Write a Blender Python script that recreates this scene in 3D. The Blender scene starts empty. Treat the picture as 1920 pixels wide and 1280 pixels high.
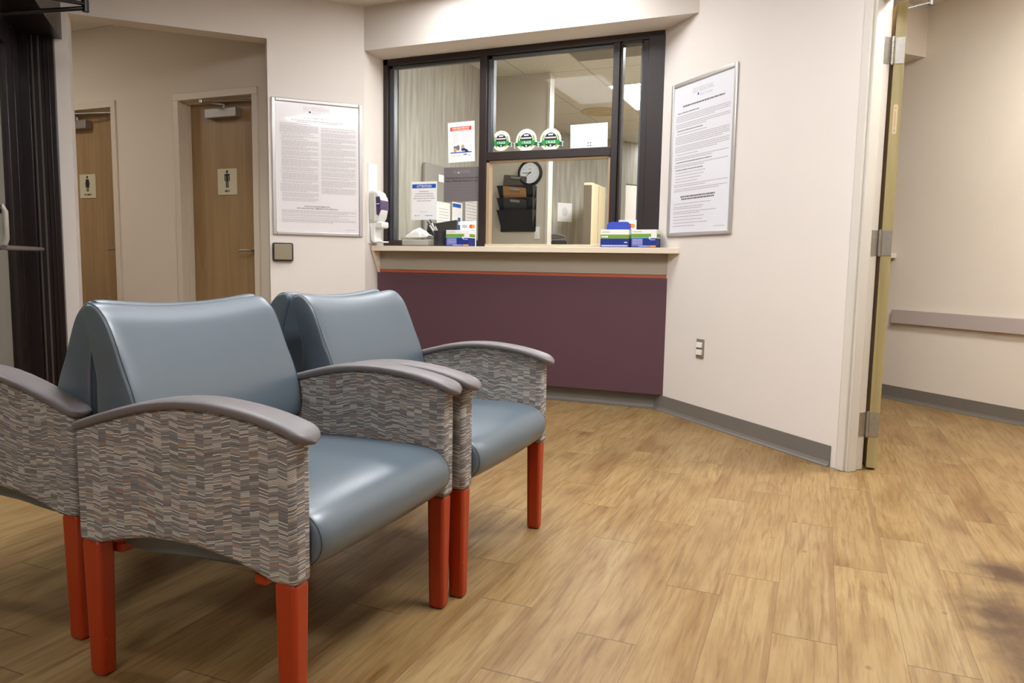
import bpy, bmesh, math, random
from mathutils import Matrix, Vector
random.seed(7)
PI = math.pi
SC = bpy.context.scene
COL = SC.collection
R2 = 2 ** 0.5

# ------------------------------------------------------------------ materials
MATS = {}
def lin(c):
    def f(v):
        v /= 255.0
        return v / 12.92 if v <= 0.04045 else ((v + 0.055) / 1.055) ** 2.4
    return (f(c[0]), f(c[1]), f(c[2]), 1.0)

def mat(name, rgb, rough=0.6, metal=0.0, spec=0.5, var=0.0, vscale=6.0, coat=0.0, bump=0.0, bscale=300.0, stretch=None):
    """Principled material with gentle procedural variation."""
    if name in MATS: return MATS[name]
    m = bpy.data.materials.new(name); m.use_nodes = True
    nt = m.node_tree; b = nt.nodes['Principled BSDF']
    b.inputs['Base Color'].default_value = lin(rgb)
    b.inputs['Roughness'].default_value = rough
    b.inputs['Metallic'].default_value = metal
    b.inputs['Specular IOR Level'].default_value = spec
    b.inputs['Coat Weight'].default_value = coat
    if var or bump:
        tc = nt.nodes.new('ShaderNodeTexCoord'); src = tc.outputs['Object']
        if stretch:
            mp = nt.nodes.new('ShaderNodeMapping'); mp.inputs['Scale'].default_value = stretch
            nt.links.new(src, mp.inputs['Vector']); src = mp.outputs['Vector']
    if var:
        n = nt.nodes.new('ShaderNodeTexNoise'); n.inputs['Scale'].default_value = vscale; n.inputs['Detail'].default_value = 5
        nt.links.new(src, n.inputs['Vector'])
        mx = nt.nodes.new('ShaderNodeMix'); mx.data_type = 'RGBA'
        c = lin(rgb)
        mx.inputs['A'].default_value = tuple(x * (1 - var) for x in c[:3]) + (1,)
        mx.inputs['B'].default_value = tuple(min(1, x * (1 + var)) for x in c[:3]) + (1,)
        nt.links.new(n.outputs['Fac'], mx.inputs['Factor'])
        nt.links.new(mx.outputs['Result'], b.inputs['Base Color'])
    if bump:
        n2 = nt.nodes.new('ShaderNodeTexNoise'); n2.inputs['Scale'].default_value = bscale; n2.inputs['Detail'].default_value = 2
        nt.links.new(src, n2.inputs['Vector'])
        bp = nt.nodes.new('ShaderNodeBump'); bp.inputs['Strength'].default_value = bump; bp.inputs['Distance'].default_value = 0.002
        nt.links.new(n2.outputs['Fac'], bp.inputs['Height']); nt.links.new(bp.outputs['Normal'], b.inputs['Normal'])
    MATS[name] = m
    return m

def emit(name, rgb, strength):
    if name in MATS: return MATS[name]
    m = bpy.data.materials.new(name); m.use_nodes = True
    b = m.node_tree.nodes['Principled BSDF']
    b.inputs['Base Color'].default_value = (0.8, 0.8, 0.8, 1)
    b.inputs['Emission Color'].default_value = (rgb[0], rgb[1], rgb[2], 1)
    b.inputs['Emission Strength'].default_value = strength
    MATS[name] = m
    return m

def glass(name, tint=(0.95, 0.97, 0.96), refl=0.06):
    m = bpy.data.materials.new(name); m.use_nodes = True
    nt = m.node_tree; nt.nodes.clear()
    out = nt.nodes.new('ShaderNodeOutputMaterial')
    t = nt.nodes.new('ShaderNodeBsdfTransparent'); t.inputs['Color'].default_value = tint + (1,)
    g = nt.nodes.new('ShaderNodeBsdfGlossy'); g.inputs['Roughness'].default_value = 0.02
    lw = nt.nodes.new('ShaderNodeLayerWeight'); lw.inputs['Blend'].default_value = 0.5
    mx = nt.nodes.new('ShaderNodeMixShader')
    pw = nt.nodes.new('ShaderNodeMath'); pw.operation = 'POWER'; pw.inputs[1].default_value = 5.0
    mu = nt.nodes.new('ShaderNodeMath'); mu.operation = 'MULTIPLY_ADD'; mu.inputs[1].default_value = 0.5; mu.inputs[2].default_value = refl
    nt.links.new(lw.outputs['Facing'], pw.inputs[0]); nt.links.new(pw.outputs[0], mu.inputs[0]); nt.links.new(mu.outputs[0], mx.inputs[0])
    nt.links.new(t.outputs[0], mx.inputs[1]); nt.links.new(g.outputs[0], mx.inputs[2])
    nt.links.new(mx.outputs[0], out.inputs[0])
    return m

def node_math(nt, op, a, b=None, c=None):
    n = nt.nodes.new('ShaderNodeMath'); n.operation = op
    for i, v in enumerate((a, b, c)):
        if v is None: continue
        if isinstance(v, (int, float)): n.inputs[i].default_value = v
        else: nt.links.new(v, n.inputs[i])
    return n.outputs[0]

def ramp(nt, fac, stops, interp='LINEAR'):
    r = nt.nodes.new('ShaderNodeValToRGB'); cr = r.color_ramp; cr.interpolation = interp
    while len(cr.elements) > 1: cr.elements.remove(cr.elements[-1])
    cr.elements[0].position = stops[0][0]; cr.elements[0].color = lin(stops[0][1])
    for p, c in stops[1:]:
        e = cr.elements.new(p); e.color = lin(c)
    nt.links.new(fac, r.inputs['Fac'])
    return r.outputs['Color']

def mixc(nt, fac, a, b, blend='MIX'):
    n = nt.nodes.new('ShaderNodeMix'); n.data_type = 'RGBA'; n.blend_type = blend
    for key, v in (('Factor', fac), ('A', a), ('B', b)):
        if isinstance(v, (int, float)): n.inputs[key].default_value = v
        elif isinstance(v, tuple): n.inputs[key].default_value = v
        else: nt.links.new(v, n.inputs[key])
    return n.outputs['Result']

def mat_fabric():
    """Upholstery: short stacked dashes in narrow columns, grey-brown with cream and rust threads."""
    m = bpy.data.materials.new('woven_dash_fabric'); m.use_nodes = True
    nt = m.node_tree; b = nt.nodes['Principled BSDF']
    tc = nt.nodes.new('ShaderNodeTexCoord'); sp = nt.nodes.new('ShaderNodeSeparateXYZ')
    nt.links.new(tc.outputs['Object'], sp.inputs[0])
    u = node_math(nt, 'ADD', sp.outputs['X'], sp.outputs['Y'])
    uc = node_math(nt, 'MULTIPLY', u, 44.0)
    col = node_math(nt, 'FLOOR', uc)
    cv = nt.nodes.new('ShaderNodeCombineXYZ'); nt.links.new(u, cv.inputs[0]); nt.links.new(sp.outputs['Z'], cv.inputs[1])
    nz = nt.nodes.new('ShaderNodeTexNoise'); nz.inputs['Scale'].default_value = 18; nz.inputs['Detail'].default_value = 2
    nt.links.new(cv.outputs[0], nz.inputs['Vector'])
    w1 = nt.nodes.new('ShaderNodeTexWhiteNoise'); w1.noise_dimensions = '1D'; nt.links.new(col, w1.inputs['W'])
    slope = node_math(nt, 'MULTIPLY', node_math(nt, 'SUBTRACT', w1.outputs['Value'], 0.5), 0.012)
    fx = node_math(nt, 'FRACT', uc)
    zz = node_math(nt, 'ADD', sp.outputs['Z'], node_math(nt, 'MULTIPLY', slope, fx))
    r = node_math(nt, 'ADD', node_math(nt, 'MULTIPLY', zz, 310.0), node_math(nt, 'MULTIPLY', nz.outputs['Fac'], 2.4))
    r = node_math(nt, 'ADD', r, node_math(nt, 'MULTIPLY', w1.outputs['Value'], 7.3))
    row = node_math(nt, 'FLOOR', r); fr = node_math(nt, 'FRACT', r)
    k = nt.nodes.new('ShaderNodeCombineXYZ'); nt.links.new(col, k.inputs[0]); nt.links.new(row, k.inputs[1])
    w2 = nt.nodes.new('ShaderNodeTexWhiteNoise'); w2.noise_dimensions = '2D'; nt.links.new(k.outputs[0], w2.inputs['Vector'])
    base = ramp(nt, w2.outputs['Value'], [(0, (128, 127, 127)), (0.3, (138, 135, 133)), (0.5, (130, 123, 119)), (0.7, (144, 141, 138)), (0.9, (118, 115, 115))], 'CONSTANT')
    k2 = nt.nodes.new('ShaderNodeVectorMath'); k2.operation = 'ADD'; nt.links.new(k.outputs[0], k2.inputs[0]); k2.inputs[1].default_value = (17.3, 5.1, 0)
    w3 = nt.nodes.new('ShaderNodeTexWhiteNoise'); w3.noise_dimensions = '2D'; nt.links.new(k2.outputs[0], w3.inputs['Vector'])
    thread = ramp(nt, w3.outputs['Value'], [(0, (218, 212, 198)), (0.26, (172, 165, 154)), (0.46, (172, 128, 90)), (0.53, (96, 91, 91)), (0.76, (122, 117, 113))], 'CONSTANT')
    line = node_math(nt, 'LESS_THAN', node_math(nt, 'ABSOLUTE', node_math(nt, 'SUBTRACT', fr, 0.5)), 0.2)
    c = mixc(nt, line, base, thread)
    nt.links.new(c, b.inputs['Base Color'])
    b.inputs['Roughness'].default_value = 0.9; b.inputs['Specular IOR Level'].default_value = 0.15
    return m

def mat_floor():
    """Vinyl planks: UV is metres inside each plank, 'plank' a random value per plank."""
    m = bpy.data.materials.new('vinyl_plank'); m.use_nodes = True
    nt = m.node_tree; b = nt.nodes['Principled BSDF']
    uv = nt.nodes.new('ShaderNodeUVMap'); uv.uv_map = 'UVMap'
    at = nt.nodes.new('ShaderNodeAttribute'); at.attribute_name = 'plank'
    sp = nt.nodes.new('ShaderNodeSeparateXYZ'); nt.links.new(uv.outputs[0], sp.inputs[0])
    off = node_math(nt, 'MULTIPLY', at.outputs['Fac'], 83.0)
    def noise(sx, sy, scale, detail, dist=0.0, rough=0.55):
        cv = nt.nodes.new('ShaderNodeCombineXYZ')
        nt.links.new(node_math(nt, 'MULTIPLY', sp.outputs['X'], sx), cv.inputs[0])
        nt.links.new(node_math(nt, 'MULTIPLY', sp.outputs['Y'], sy), cv.inputs[1])
        nt.links.new(off, cv.inputs[2])
        n = nt.nodes.new('ShaderNodeTexNoise'); n.inputs['Scale'].default_value = scale
        n.inputs['Detail'].default_value = detail; n.inputs['Distortion'].default_value = dist; n.inputs['Roughness'].default_value = rough
        nt.links.new(cv.outputs[0], n.inputs['Vector'])
        return n.outputs['Fac']
    big = noise(1.0, 0.25, 6.0, 4, 1.4)
    grain = noise(1.0, 0.05, 95.0, 5, 0.3)
    med = noise(1.0, 0.09, 46.0, 5, 0.9)
    base = ramp(nt, big, [(0.28, (130, 103, 66)), (0.45, (146, 121, 82)), (0.6, (155, 132, 93)), (0.75, (142, 115, 76))])
    tone = ramp(nt, at.outputs['Fac'], [(0, (236, 226, 214)), (0.3, (255, 252, 244)), (0.6, (244, 236, 222)), (0.85, (255, 255, 255)), (1, (230, 216, 198))])
    c = mixc(nt, 1.0, base, tone, 'MULTIPLY')
    gr = ramp(nt, grain, [(0.3, (190, 176, 160)), (0.52, (250, 246, 240)), (0.75, (255, 255, 255))])
    c = mixc(nt, 0.6, c, gr, 'MULTIPLY')
    md = ramp(nt, med, [(0.27, (140, 112, 84)), (0.40, (226, 214, 198)), (0.52, (255, 255, 255)), (0.8, (255, 255, 255))])
    c = mixc(nt, 0.5, c, md, 'MULTIPLY')
    # printed edge strips: a darker band down one side of some planks
    sel = node_math(nt, 'GREATER_THAN', node_math(nt, 'FRACT', node_math(nt, 'MULTIPLY', at.outputs['Fac'], 7.31)), 0.6)
    strip = node_math(nt, 'MULTIPLY', node_math(nt, 'GREATER_THAN', sp.outputs['X'], 0.136), sel)
    c = mixc(nt, node_math(nt, 'MULTIPLY', strip, 0.5), c, lin((120, 90, 56)))
    # knots
    vc = nt.nodes.new('ShaderNodeCombineXYZ')
    nt.links.new(node_math(nt, 'MULTIPLY', sp.outputs['X'], 5.5), vc.inputs[0])
    nt.links.new(node_math(nt, 'MULTIPLY', sp.outputs['Y'], 4.0), vc.inputs[1]); nt.links.new(off, vc.inputs[2])
    vo = nt.nodes.new('ShaderNodeTexVoronoi'); vo.inputs['Scale'].default_value = 1.0; nt.links.new(vc.outputs[0], vo.inputs['Vector'])
    kn = ramp(nt, vo.outputs['Distance'], [(0.0, (255, 255, 255)), (0.03, (200, 200, 200)), (0.055, (0, 0, 0))])
    c = mixc(nt, node_math(nt, 'MULTIPLY', kn, 0.75), c, lin((84, 62, 44)))
    # dark seams
    ex = node_math(nt, 'LESS_THAN', node_math(nt, 'MINIMUM', sp.outputs['X'], node_math(nt, 'SUBTRACT', 0.1527, sp.outputs['X'])), 0.0007)
    ey = node_math(nt, 'LESS_THAN', node_math(nt, 'MINIMUM', sp.outputs['Y'], node_math(nt, 'SUBTRACT', 0.9144, sp.outputs['Y'])), 0.0014)
    c = mixc(nt, node_math(nt, 'MULTIPLY', ex, 0.8), c, lin((96, 66, 36)))
    c = mixc(nt, node_math(nt, 'MULTIPLY', ey, 0.8), c, lin((70, 46, 26)))
    # brown blotches near the doorway, edges broken by noise
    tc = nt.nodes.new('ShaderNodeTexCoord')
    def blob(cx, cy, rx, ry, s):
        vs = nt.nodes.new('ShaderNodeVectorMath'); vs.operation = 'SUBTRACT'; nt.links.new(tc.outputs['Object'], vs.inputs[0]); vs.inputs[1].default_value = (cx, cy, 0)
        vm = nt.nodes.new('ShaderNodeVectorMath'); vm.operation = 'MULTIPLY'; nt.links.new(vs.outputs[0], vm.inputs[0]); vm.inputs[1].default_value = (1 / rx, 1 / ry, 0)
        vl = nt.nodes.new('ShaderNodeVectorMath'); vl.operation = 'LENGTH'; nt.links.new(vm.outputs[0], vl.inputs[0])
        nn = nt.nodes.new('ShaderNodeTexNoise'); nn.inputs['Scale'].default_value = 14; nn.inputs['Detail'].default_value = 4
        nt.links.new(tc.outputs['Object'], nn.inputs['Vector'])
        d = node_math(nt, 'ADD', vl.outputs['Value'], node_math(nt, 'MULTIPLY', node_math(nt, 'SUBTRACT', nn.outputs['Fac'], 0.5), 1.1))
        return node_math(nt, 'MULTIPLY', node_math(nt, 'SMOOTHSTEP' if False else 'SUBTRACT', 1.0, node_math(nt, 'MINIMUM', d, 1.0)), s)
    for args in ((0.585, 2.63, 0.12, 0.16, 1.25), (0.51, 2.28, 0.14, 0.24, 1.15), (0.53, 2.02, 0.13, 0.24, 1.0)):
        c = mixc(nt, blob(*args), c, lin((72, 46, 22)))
    nt.links.new(c, b.inputs['Base Color'])
    b.inputs['Roughness'].default_value = 0.42; b.inputs['Specular IOR Level'].default_value = 0.35
    return m

def mat_wallpaper():
    m = bpy.data.materials.new('streaked_wallcovering'); m.use_nodes = True
    nt = m.node_tree; b = nt.nodes['Principled BSDF']
    tc = nt.nodes.new('ShaderNodeTexCoord'); mp = nt.nodes.new('ShaderNodeMapping'); mp.inputs['Scale'].default_value = (22, 22, 2.2)
    nt.links.new(tc.outputs['Object'], mp.inputs['Vector'])
    n = nt.nodes.new('ShaderNodeTexNoise'); n.inputs['Scale'].default_value = 1.0; n.inputs['Detail'].default_value = 4; nt.links.new(mp.outputs[0], n.inputs['Vector'])
    c = ramp(nt, n.outputs['Fac'], [(0.3, (152, 146, 134)), (0.5, (167, 161, 150)), (0.7, (183, 178, 167))])
    nt.links.new(c, b.inputs['Base Color']); b.inputs['Roughness'].default_value = 0.7
    return m

def mat_tiles():
    """Suspended ceiling: 0.61 m lay-in tiles with thin grid lines."""
    m = bpy.data.materials.new('ceiling_tiles'); m.use_nodes = True
    nt = m.node_tree; b = nt.nodes['Principled BSDF']
    tc = nt.nodes.new('ShaderNodeTexCoord'); sp = nt.nodes.new('ShaderNodeSeparateXYZ'); nt.links.new(tc.outputs['Object'], sp.inputs[0])
    def grid(o, shift):
        f = node_math(nt, 'FRACT', node_math(nt, 'DIVIDE', node_math(nt, 'ADD', o, shift), 0.61))
        return node_math(nt, 'LESS_THAN', node_math(nt, 'ABSOLUTE', node_math(nt, 'SUBTRACT', f, 0.5)), 0.011)
    g = node_math(nt, 'MAXIMUM', grid(sp.outputs['X'], 2.70 + 0.305 + 6.1), grid(sp.outputs['Y'], 0.305 - 7.33 + 12.2))
    n = nt.nodes.new('ShaderNodeTexNoise'); n.inputs['Scale'].default_value = 90; nt.links.new(tc.outputs['Object'], n.inputs['Vector'])
    base = ramp(nt, n.outputs['Fac'], [(0.3, (206, 202, 192)), (0.7, (222, 218, 208))])
    c = mixc(nt, node_math(nt, 'MULTIPLY', g, 0.55), base, lin((140, 132, 116)))
    nt.links.new(c, b.inputs['Base Color']); b.inputs['Roughness'].default_value = 0.9
    return m

def mat_veneer(name, a, bcol):
    m = bpy.data.materials.new(name); m.use_nodes = True
    nt = m.node_tree; b = nt.nodes['Principled BSDF']
    tc = nt.nodes.new('ShaderNodeTexCoord'); mp = nt.nodes.new('ShaderNodeMapping'); mp.inputs['Scale'].default_value = (14, 14, 0.9)
    nt.links.new(tc.outputs['Object'], mp.inputs['Vector'])
    n = nt.nodes.new('ShaderNodeTexNoise'); n.inputs['Scale'].default_value = 1.6; n.inputs['Detail'].default_value = 6; n.inputs['Distortion'].default_value = 0.6
    nt.links.new(mp.outputs[0], n.inputs['Vector'])
    c = ramp(nt, n.outputs['Fac'], [(0.3, a), (0.7, bcol)])
    nt.links.new(c, b.inputs['Base Color']); b.inputs['Roughness'].default_value = 0.45
    return m

def mat_legs():
    """Orange-red lacquer with small pale chips."""
    m = bpy.data.materials.new('orange_lacquer'); m.use_nodes = True
    nt = m.node_tree; b = nt.nodes['Principled BSDF']
    tc = nt.nodes.new('ShaderNodeTexCoord')
    n = nt.nodes.new('ShaderNodeTexNoise'); n.inputs['Scale'].default_value = 70; n.inputs['Detail'].default_value = 4; nt.links.new(tc.outputs['Object'], n.inputs['Vector'])
    sp = nt.nodes.new('ShaderNodeSeparateXYZ'); nt.links.new(tc.outputs['Object'], sp.inputs[0])
    low = node_math(nt, 'LESS_THAN', sp.outputs['Z'], 0.15)
    chip = node_math(nt, 'MULTIPLY', node_math(nt, 'GREATER_THAN', n.outputs['Fac'], 0.735), low)
    c = mixc(nt, node_math(nt, 'MULTIPLY', chip, 0.7), lin((158, 48, 6)), lin((200, 118, 70)))
    nt.links.new(c, b.inputs['Base Color']); b.inputs['Roughness'].default_value = 0.38
    return m

M_wall = mat('wall_paint', (222, 213, 204), 0.75, var=0.02, vscale=3, bump=0.05, bscale=400)
M_wallwarm = mat('hall_wall_paint', (221, 211, 197), 0.75, var=0.02, vscale=3)
M_corr = mat('corridor_paint', (216, 203, 186), 0.75, var=0.02, vscale=3)
M_pap = mat_wallpaper()
M_ceil = mat_tiles()
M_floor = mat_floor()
M_base = mat('cove_base_rubber', (112, 106, 98), 0.5, var=0.06)
M_bronze = mat('dark_bronze', (44, 35, 33), 0.38, 0.0, 0.5, var=0.15, vscale=9, stretch=(1, 1, 0.2))
M_bronze2 = mat('bronze_glazing_bead', (92, 94, 96), 0.35, 0.4)
M_black = mat('black_plastic', (28, 27, 28), 0.4)
M_darkgrey = mat('dark_grey_plastic', (70, 67, 65), 0.45)
M_entry = mat('entry_dark_bronze', (34, 25, 24), 0.33, 0.2, 0.5, var=0.1)
M_silver = mat('satin_aluminium', (196, 192, 188), 0.35, 0.55, var=0.02)
M_steel = mat('brushed_steel', (172, 168, 160), 0.32, 0.9, var=0.08, vscale=30)
M_hinge = mat('worn_steel', (165, 160, 150), 0.4, 0.75, var=0.15, vscale=60)
M_trim = mat('door_frame_paint', (208, 201, 189), 0.45, var=0.03, vscale=8)
M_trimd = mat('corridor_frame_paint', (212, 198, 178), 0.45, var=0.02)
M_wood = mat_veneer('maple_door_veneer', (142, 112, 74), (160, 130, 90))
M_edge = mat_veneer('yellowed_door_edge', (146, 131, 86), (176, 160, 110))
M_counter = mat('cream_laminate', (228, 214, 192), 0.4, var=0.02)
M_band = mat('taupe_band', (158, 147, 131), 0.55, var=0.02)
M_orange = mat('rust_strip', (176, 84, 54), 0.5)
M_purple = mat('plum_laminate', (88, 59, 68), 0.45, var=0.06, vscale=3)
M_paper = mat('paper_white', (238, 236, 234), 0.6)
M_poster = mat('poster_sheet', (228, 222, 222), 0.18, spec=0.5, coat=0.35)
M_posterb = mat('poster_sheet_cool', (224, 223, 228), 0.3, spec=0.5)
M_ink = mat('grey_ink', (186, 179, 179), 0.7)
M_inkl = mat('pale_ink', (192, 186, 186), 0.7)
M_inkd = mat('dark_ink', (112, 104, 106), 0.7)
M_inkb = mat('logo_blue', (60, 84, 140), 0.6)
M_blk = mat('black_ink', (24, 22, 24), 0.6)
M_blue = mat('print_blue', (10, 84, 176), 0.5)
M_navy = mat('print_navy', (20, 44, 128), 0.45)
M_peri = mat('print_periwinkle', (106, 112, 178), 0.5)
M_green = mat('print_green', (116, 160, 46), 0.5)
M_badge = mat('badge_green', (24, 140, 70), 0.45)
M_badged = mat('badge_dark_green', (20, 78, 52), 0.45)
M_cyan = mat('print_cyan', (60, 176, 220), 0.5)
M_red = mat('print_red', (238, 66, 22), 0.5)
M_amber = mat('print_amber', (226, 150, 50), 0.5)
M_skin = mat('print_skin', (206, 156, 116), 0.6)
M_cream = mat('badge_cream', (236, 228, 208), 0.5)
M_greysign = mat('grey_sign_board', (112, 106, 106), 0.55)
M_white = mat('white_plastic', (232, 230, 226), 0.35)
M_clearp = mat('frosted_plastic', (206, 202, 190), 0.25)
M_violet = mat('violet_label', (84, 62, 98), 0.4)
M_tissue = mat('tissue_paper', (240, 237, 230), 0.9)
M_vinyl = mat('blue_grey_vinyl', (82, 94, 103), 0.36, spec=0.9, var=0.05, vscale=4, bump=0.04, bscale=500)
M_pipe = mat('seam_piping', (40, 52, 60), 0.5)
M_cap = mat('arm_cap_brown_grey', (106, 99, 99), 0.45, var=0.06, vscale=40, bump=0.05, bscale=500)
M_fab = mat_fabric()
M_leg = mat_legs()
M_felt = mat('grey_felt', (150, 144, 138), 0.95, var=0.05, vscale=60)
M_mesh = mat('black_wire_mesh', (44, 44, 46), 0.5)
M_smoke = mat('smoke_acrylic', (40, 42, 46), 0.2, var=0.2, vscale=30)
M_clip1 = mat('grey_clipboard', (92, 84, 78), 0.5)
M_clip2 = mat('hardboard', (172, 128, 82), 0.6, var=0.05, vscale=60)
M_beige = mat('beige_cabinet', (208, 190, 152), 0.5, var=0.03)
M_tan = mat('tan_aluminium', (176, 150, 118), 0.4, 0.2)
M_tray = mat('cream_track', (196, 182, 152), 0.5)
M_greypanel = mat('ceiling_grey_panel', (138, 132, 122), 0.7, var=0.08)
M_vent = mat('vent_cream', (196, 180, 146), 0.6)
M_rail = mat('crash_rail', (178, 166, 160), 0.5)
M_brownplate = mat('bronze_plate', (150, 138, 118), 0.4, 0.35)
M_signplate = mat('sign_ivory', (200, 190, 160), 0.5)
M_glass = glass('window_glass', (0.96, 0.97, 0.95), 0.006)
M_glass2 = glass('entry_glass', (0.80, 0.80, 0.76), 0.03)
M_acry = glass('clear_acrylic', (0.94, 0.94, 0.92), 0.05)

# ------------------------------------------------------------------ mesh helpers
def frame(ox, oy, oz, ux, uy):
    """Local frame: x along (ux,uy), z up, y = horizontal left normal of x."""
    l = math.hypot(ux, uy); ux /= l; uy /= l
    return Matrix(((ux, -uy, 0, ox), (uy, ux, 0, oy), (0, 0, 1, oz), (0, 0, 0, 1)))

class MB:
    def __init__(s): s.v = []; s.f = []; s.sm = []
    def add(s, vs, fs, smooth=False, M=None):
        n = len(s.v)
        s.v += [tuple(M @ Vector(p)) if M else tuple(p) for p in vs]
        s.f += [tuple(i + n for i in f) for f in fs]; s.sm += [smooth] * len(fs)
        return s
    def box(s, x0, x1, y0, y1, z0, z1, M=None):
        v = [(x, y, z) for z in (z0, z1) for y in (y0, y1) for x in (x0, x1)]
        return s.add(v, [(0, 2, 3, 1), (4, 5, 7, 6), (0, 1, 5, 4), (2, 6, 7, 3), (0, 4, 6, 2), (1, 3, 7, 5)], M=M)
    def rbox(s, x0, x1, y0, y1, z0, z1, r, n=4, axis='y', M=None):
        """Box with rounded corners seen along an axis."""
        if axis == 'y': a0, a1, b0, b1, d0, d1 = x0, x1, z0, z1, y0, y1
        elif axis == 'x': a0, a1, b0, b1, d0, d1 = y0, y1, z0, z1, x0, x1
        else: a0, a1, b0, b1, d0, d1 = x0, x1, y0, y1, z0, z1
        pts = []
        for cx, cy, st in ((a1 - r, b1 - r, 0), (a0 + r, b1 - r, 90), (a0 + r, b0 + r, 180), (a1 - r, b0 + r, 270)):
            for i in range(n + 1):
                t = math.radians(st + 90 * i / n); pts.append((cx + r * math.cos(t), cy + r * math.sin(t)))
        return s.prism(pts, d0, d1, axis, M)
    def prism(s, pts, d0, d1, axis='y', M=None, smooth=False):
        def P(a, b, d):
            return (a, d, b) if axis == 'y' else ((d, a, b) if axis == 'x' else (a, b, d))
        n = len(pts)
        v = [P(a, b, d0) for a, b in pts] + [P(a, b, d1) for a, b in pts]
        f = [tuple(range(n)), tuple(range(2 * n - 1, n - 1, -1))]
        s.add(v, f, M=M)
        m = len(s.v) - 2 * n
        for i in range(n):
            j = (i + 1) % n
            s.f.append((m + i, m + n + i, m + n + j, m + j)); s.sm.append(smooth)
        return s
    def cyl(s, p0, p1, r, n=16, r1=None, M=None, smooth=True):
        r1 = r if r1 is None else r1
        p0 = Vector(p0); p1 = Vector(p1); d = (p1 - p0).normalized()
        a = d.orthogonal().normalized(); b = d.cross(a)
        v = [p0 + (a * math.cos(2 * PI * i / n) + b * math.sin(2 * PI * i / n)) * r for i in range(n)]
        v += [p1 + (a * math.cos(2 * PI * i / n) + b * math.sin(2 * PI * i / n)) * r1 for i in range(n)]
        s.add(v, [tuple(range(n - 1, -1, -1)), tuple(range(n, 2 * n))], M=M)
        m = len(s.v) - 2 * n
        for i in range(n):
            j = (i + 1) % n
            s.f.append((m + i, m + j, m + n + j, m + n + i)); s.sm.append(smooth)
        return s
    def tube(s, path, r, n=8, closed=False, M=None):
        P = [Vector(p) for p in path]; k = len(P); rings = []
        for i, p in enumerate(P):
            a = P[(i - 1) % k] if (closed or i > 0) else p
            c = P[(i + 1) % k] if (closed or i < k - 1) else p
            d = (c - a).normalized()
            x = d.cross(Vector((0.123, 0.991, 0.05))).normalized(); y = d.cross(x)
            rings.append([p + (x * math.cos(2 * PI * j / n) + y * math.sin(2 * PI * j / n)) * r for j in range(n)])
        v = [q for ring in rings for q in ring]; f = []
        for i in range(k if closed else k - 1):
            for j in range(n):
                a, b = i * n + j, i * n + (j + 1) % n
                c, d = ((i + 1) % k) * n + (j + 1) % n, ((i + 1) % k) * n + j
                f.append((a, b, c, d))
        s.add(v, f, True, M)
        if not closed:
            m = len(s.v) - len(v)
            s.f += [tuple(m + j for j in range(n - 1, -1, -1)), tuple(m + (k - 1) * n + j for j in range(n))]; s.sm += [False, False]
        return s
    def lathe(s, prof, n=32, axis='y', M=None):
        """prof: (radius, along-axis) pairs."""
        v = []; f = []
        for r, h in prof:
            for i in range(n):
                t = 2 * PI * i / n; a, b = r * math.cos(t), r * math.sin(t)
                v.append((a, h, b) if axis == 'y' else (a, b, h))
        for k in range(len(prof) - 1):
            for i in range(n):
                j = (i + 1) % n
                f.append((k * n + i, k * n + j, (k + 1) * n + j, (k + 1) * n + i))
        f.append(tuple(range(n))); f.append(tuple((len(prof) - 1) * n + i for i in range(n)))
        return s.add(v, f, True, M)
    def quad(s, x0, x1, z0, z1, y, M=None):
        return s.add([(x0, y, z0), (x1, y, z0), (x1, y, z1), (x0, y, z1)], [(0, 1, 2, 3)], M=M)
    def disc(s, cx, cz, y, rx, rz=None, n=28, M=None):
        rz = rz or rx
        return s.add([(cx + rx * math.cos(2 * PI * i / n), y, cz + rz * math.sin(2 * PI * i / n)) for i in range(n)], [tuple(range(n))], M=M)
    def poly(s, pts, y, M=None):
        return s.add([(a, y, b) for a, b in pts], [tuple(range(len(pts)))], M=M)
    def build(s, name, m, parent=None, bevel=0.0, seg=2, angle=40, M=None):
        me = bpy.data.meshes.new(name)
        me.from_pydata(s.v, [], s.f)
        me.polygons.foreach_set('use_smooth', [bool(x) for x in s.sm])
        me.update()
        bm = bmesh.new(); bm.from_mesh(me); bmesh.ops.recalc_face_normals(bm, faces=bm.faces); bm.to_mesh(me); bm.free()
        if any(s.sm): me.set_sharp_from_angle(angle=math.radians(50))
        me.materials.append(m)
        o = bpy.data.objects.new(name, me); COL.objects.link(o)
        if parent: o.parent = parent
        if M is not None: o.matrix_world = M
        if bevel:
            b = o.modifiers.new('edge', 'BEVEL'); b.width = bevel; b.segments = seg; b.limit_method = 'ANGLE'; b.angle_limit = math.radians(angle)
            b.harden_normals = False
            for p in me.polygons: p.use_smooth = True
            me.set_sharp_from_angle(angle=math.radians(60)) if not any(s.sm) else None
        return o

def flat(name, mb, m, parent=None):
    """Printed layer: faces all turned towards local -y."""
    o = mb.build(name, m, parent)
    me = o.data
    for p in me.polygons:
        if p.normal.y > 0: p.flip()
    me.update()
    return o

def tag(o, label, cat, group=None):
    o['label'] = label; o['category'] = cat
    if group: o['group'] = group
    return o
def thing(name, label, cat, M, group=None):
    o = bpy.data.objects.new(name, None); COL.objects.link(o); o.empty_display_size = 0.05
    o.matrix_world = M
    return tag(o, label, cat, group)
def struct(o, label=None, cat=None):
    o['kind'] = 'structure'
    if label: o['label'] = label
    if cat: o['category'] = cat
    return o
def sroot(name, label, cat, M):
    o = thing(name, label, cat, M); o['kind'] = 'structure'; return o
def lab(o, label): o['label'] = label; return o

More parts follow.
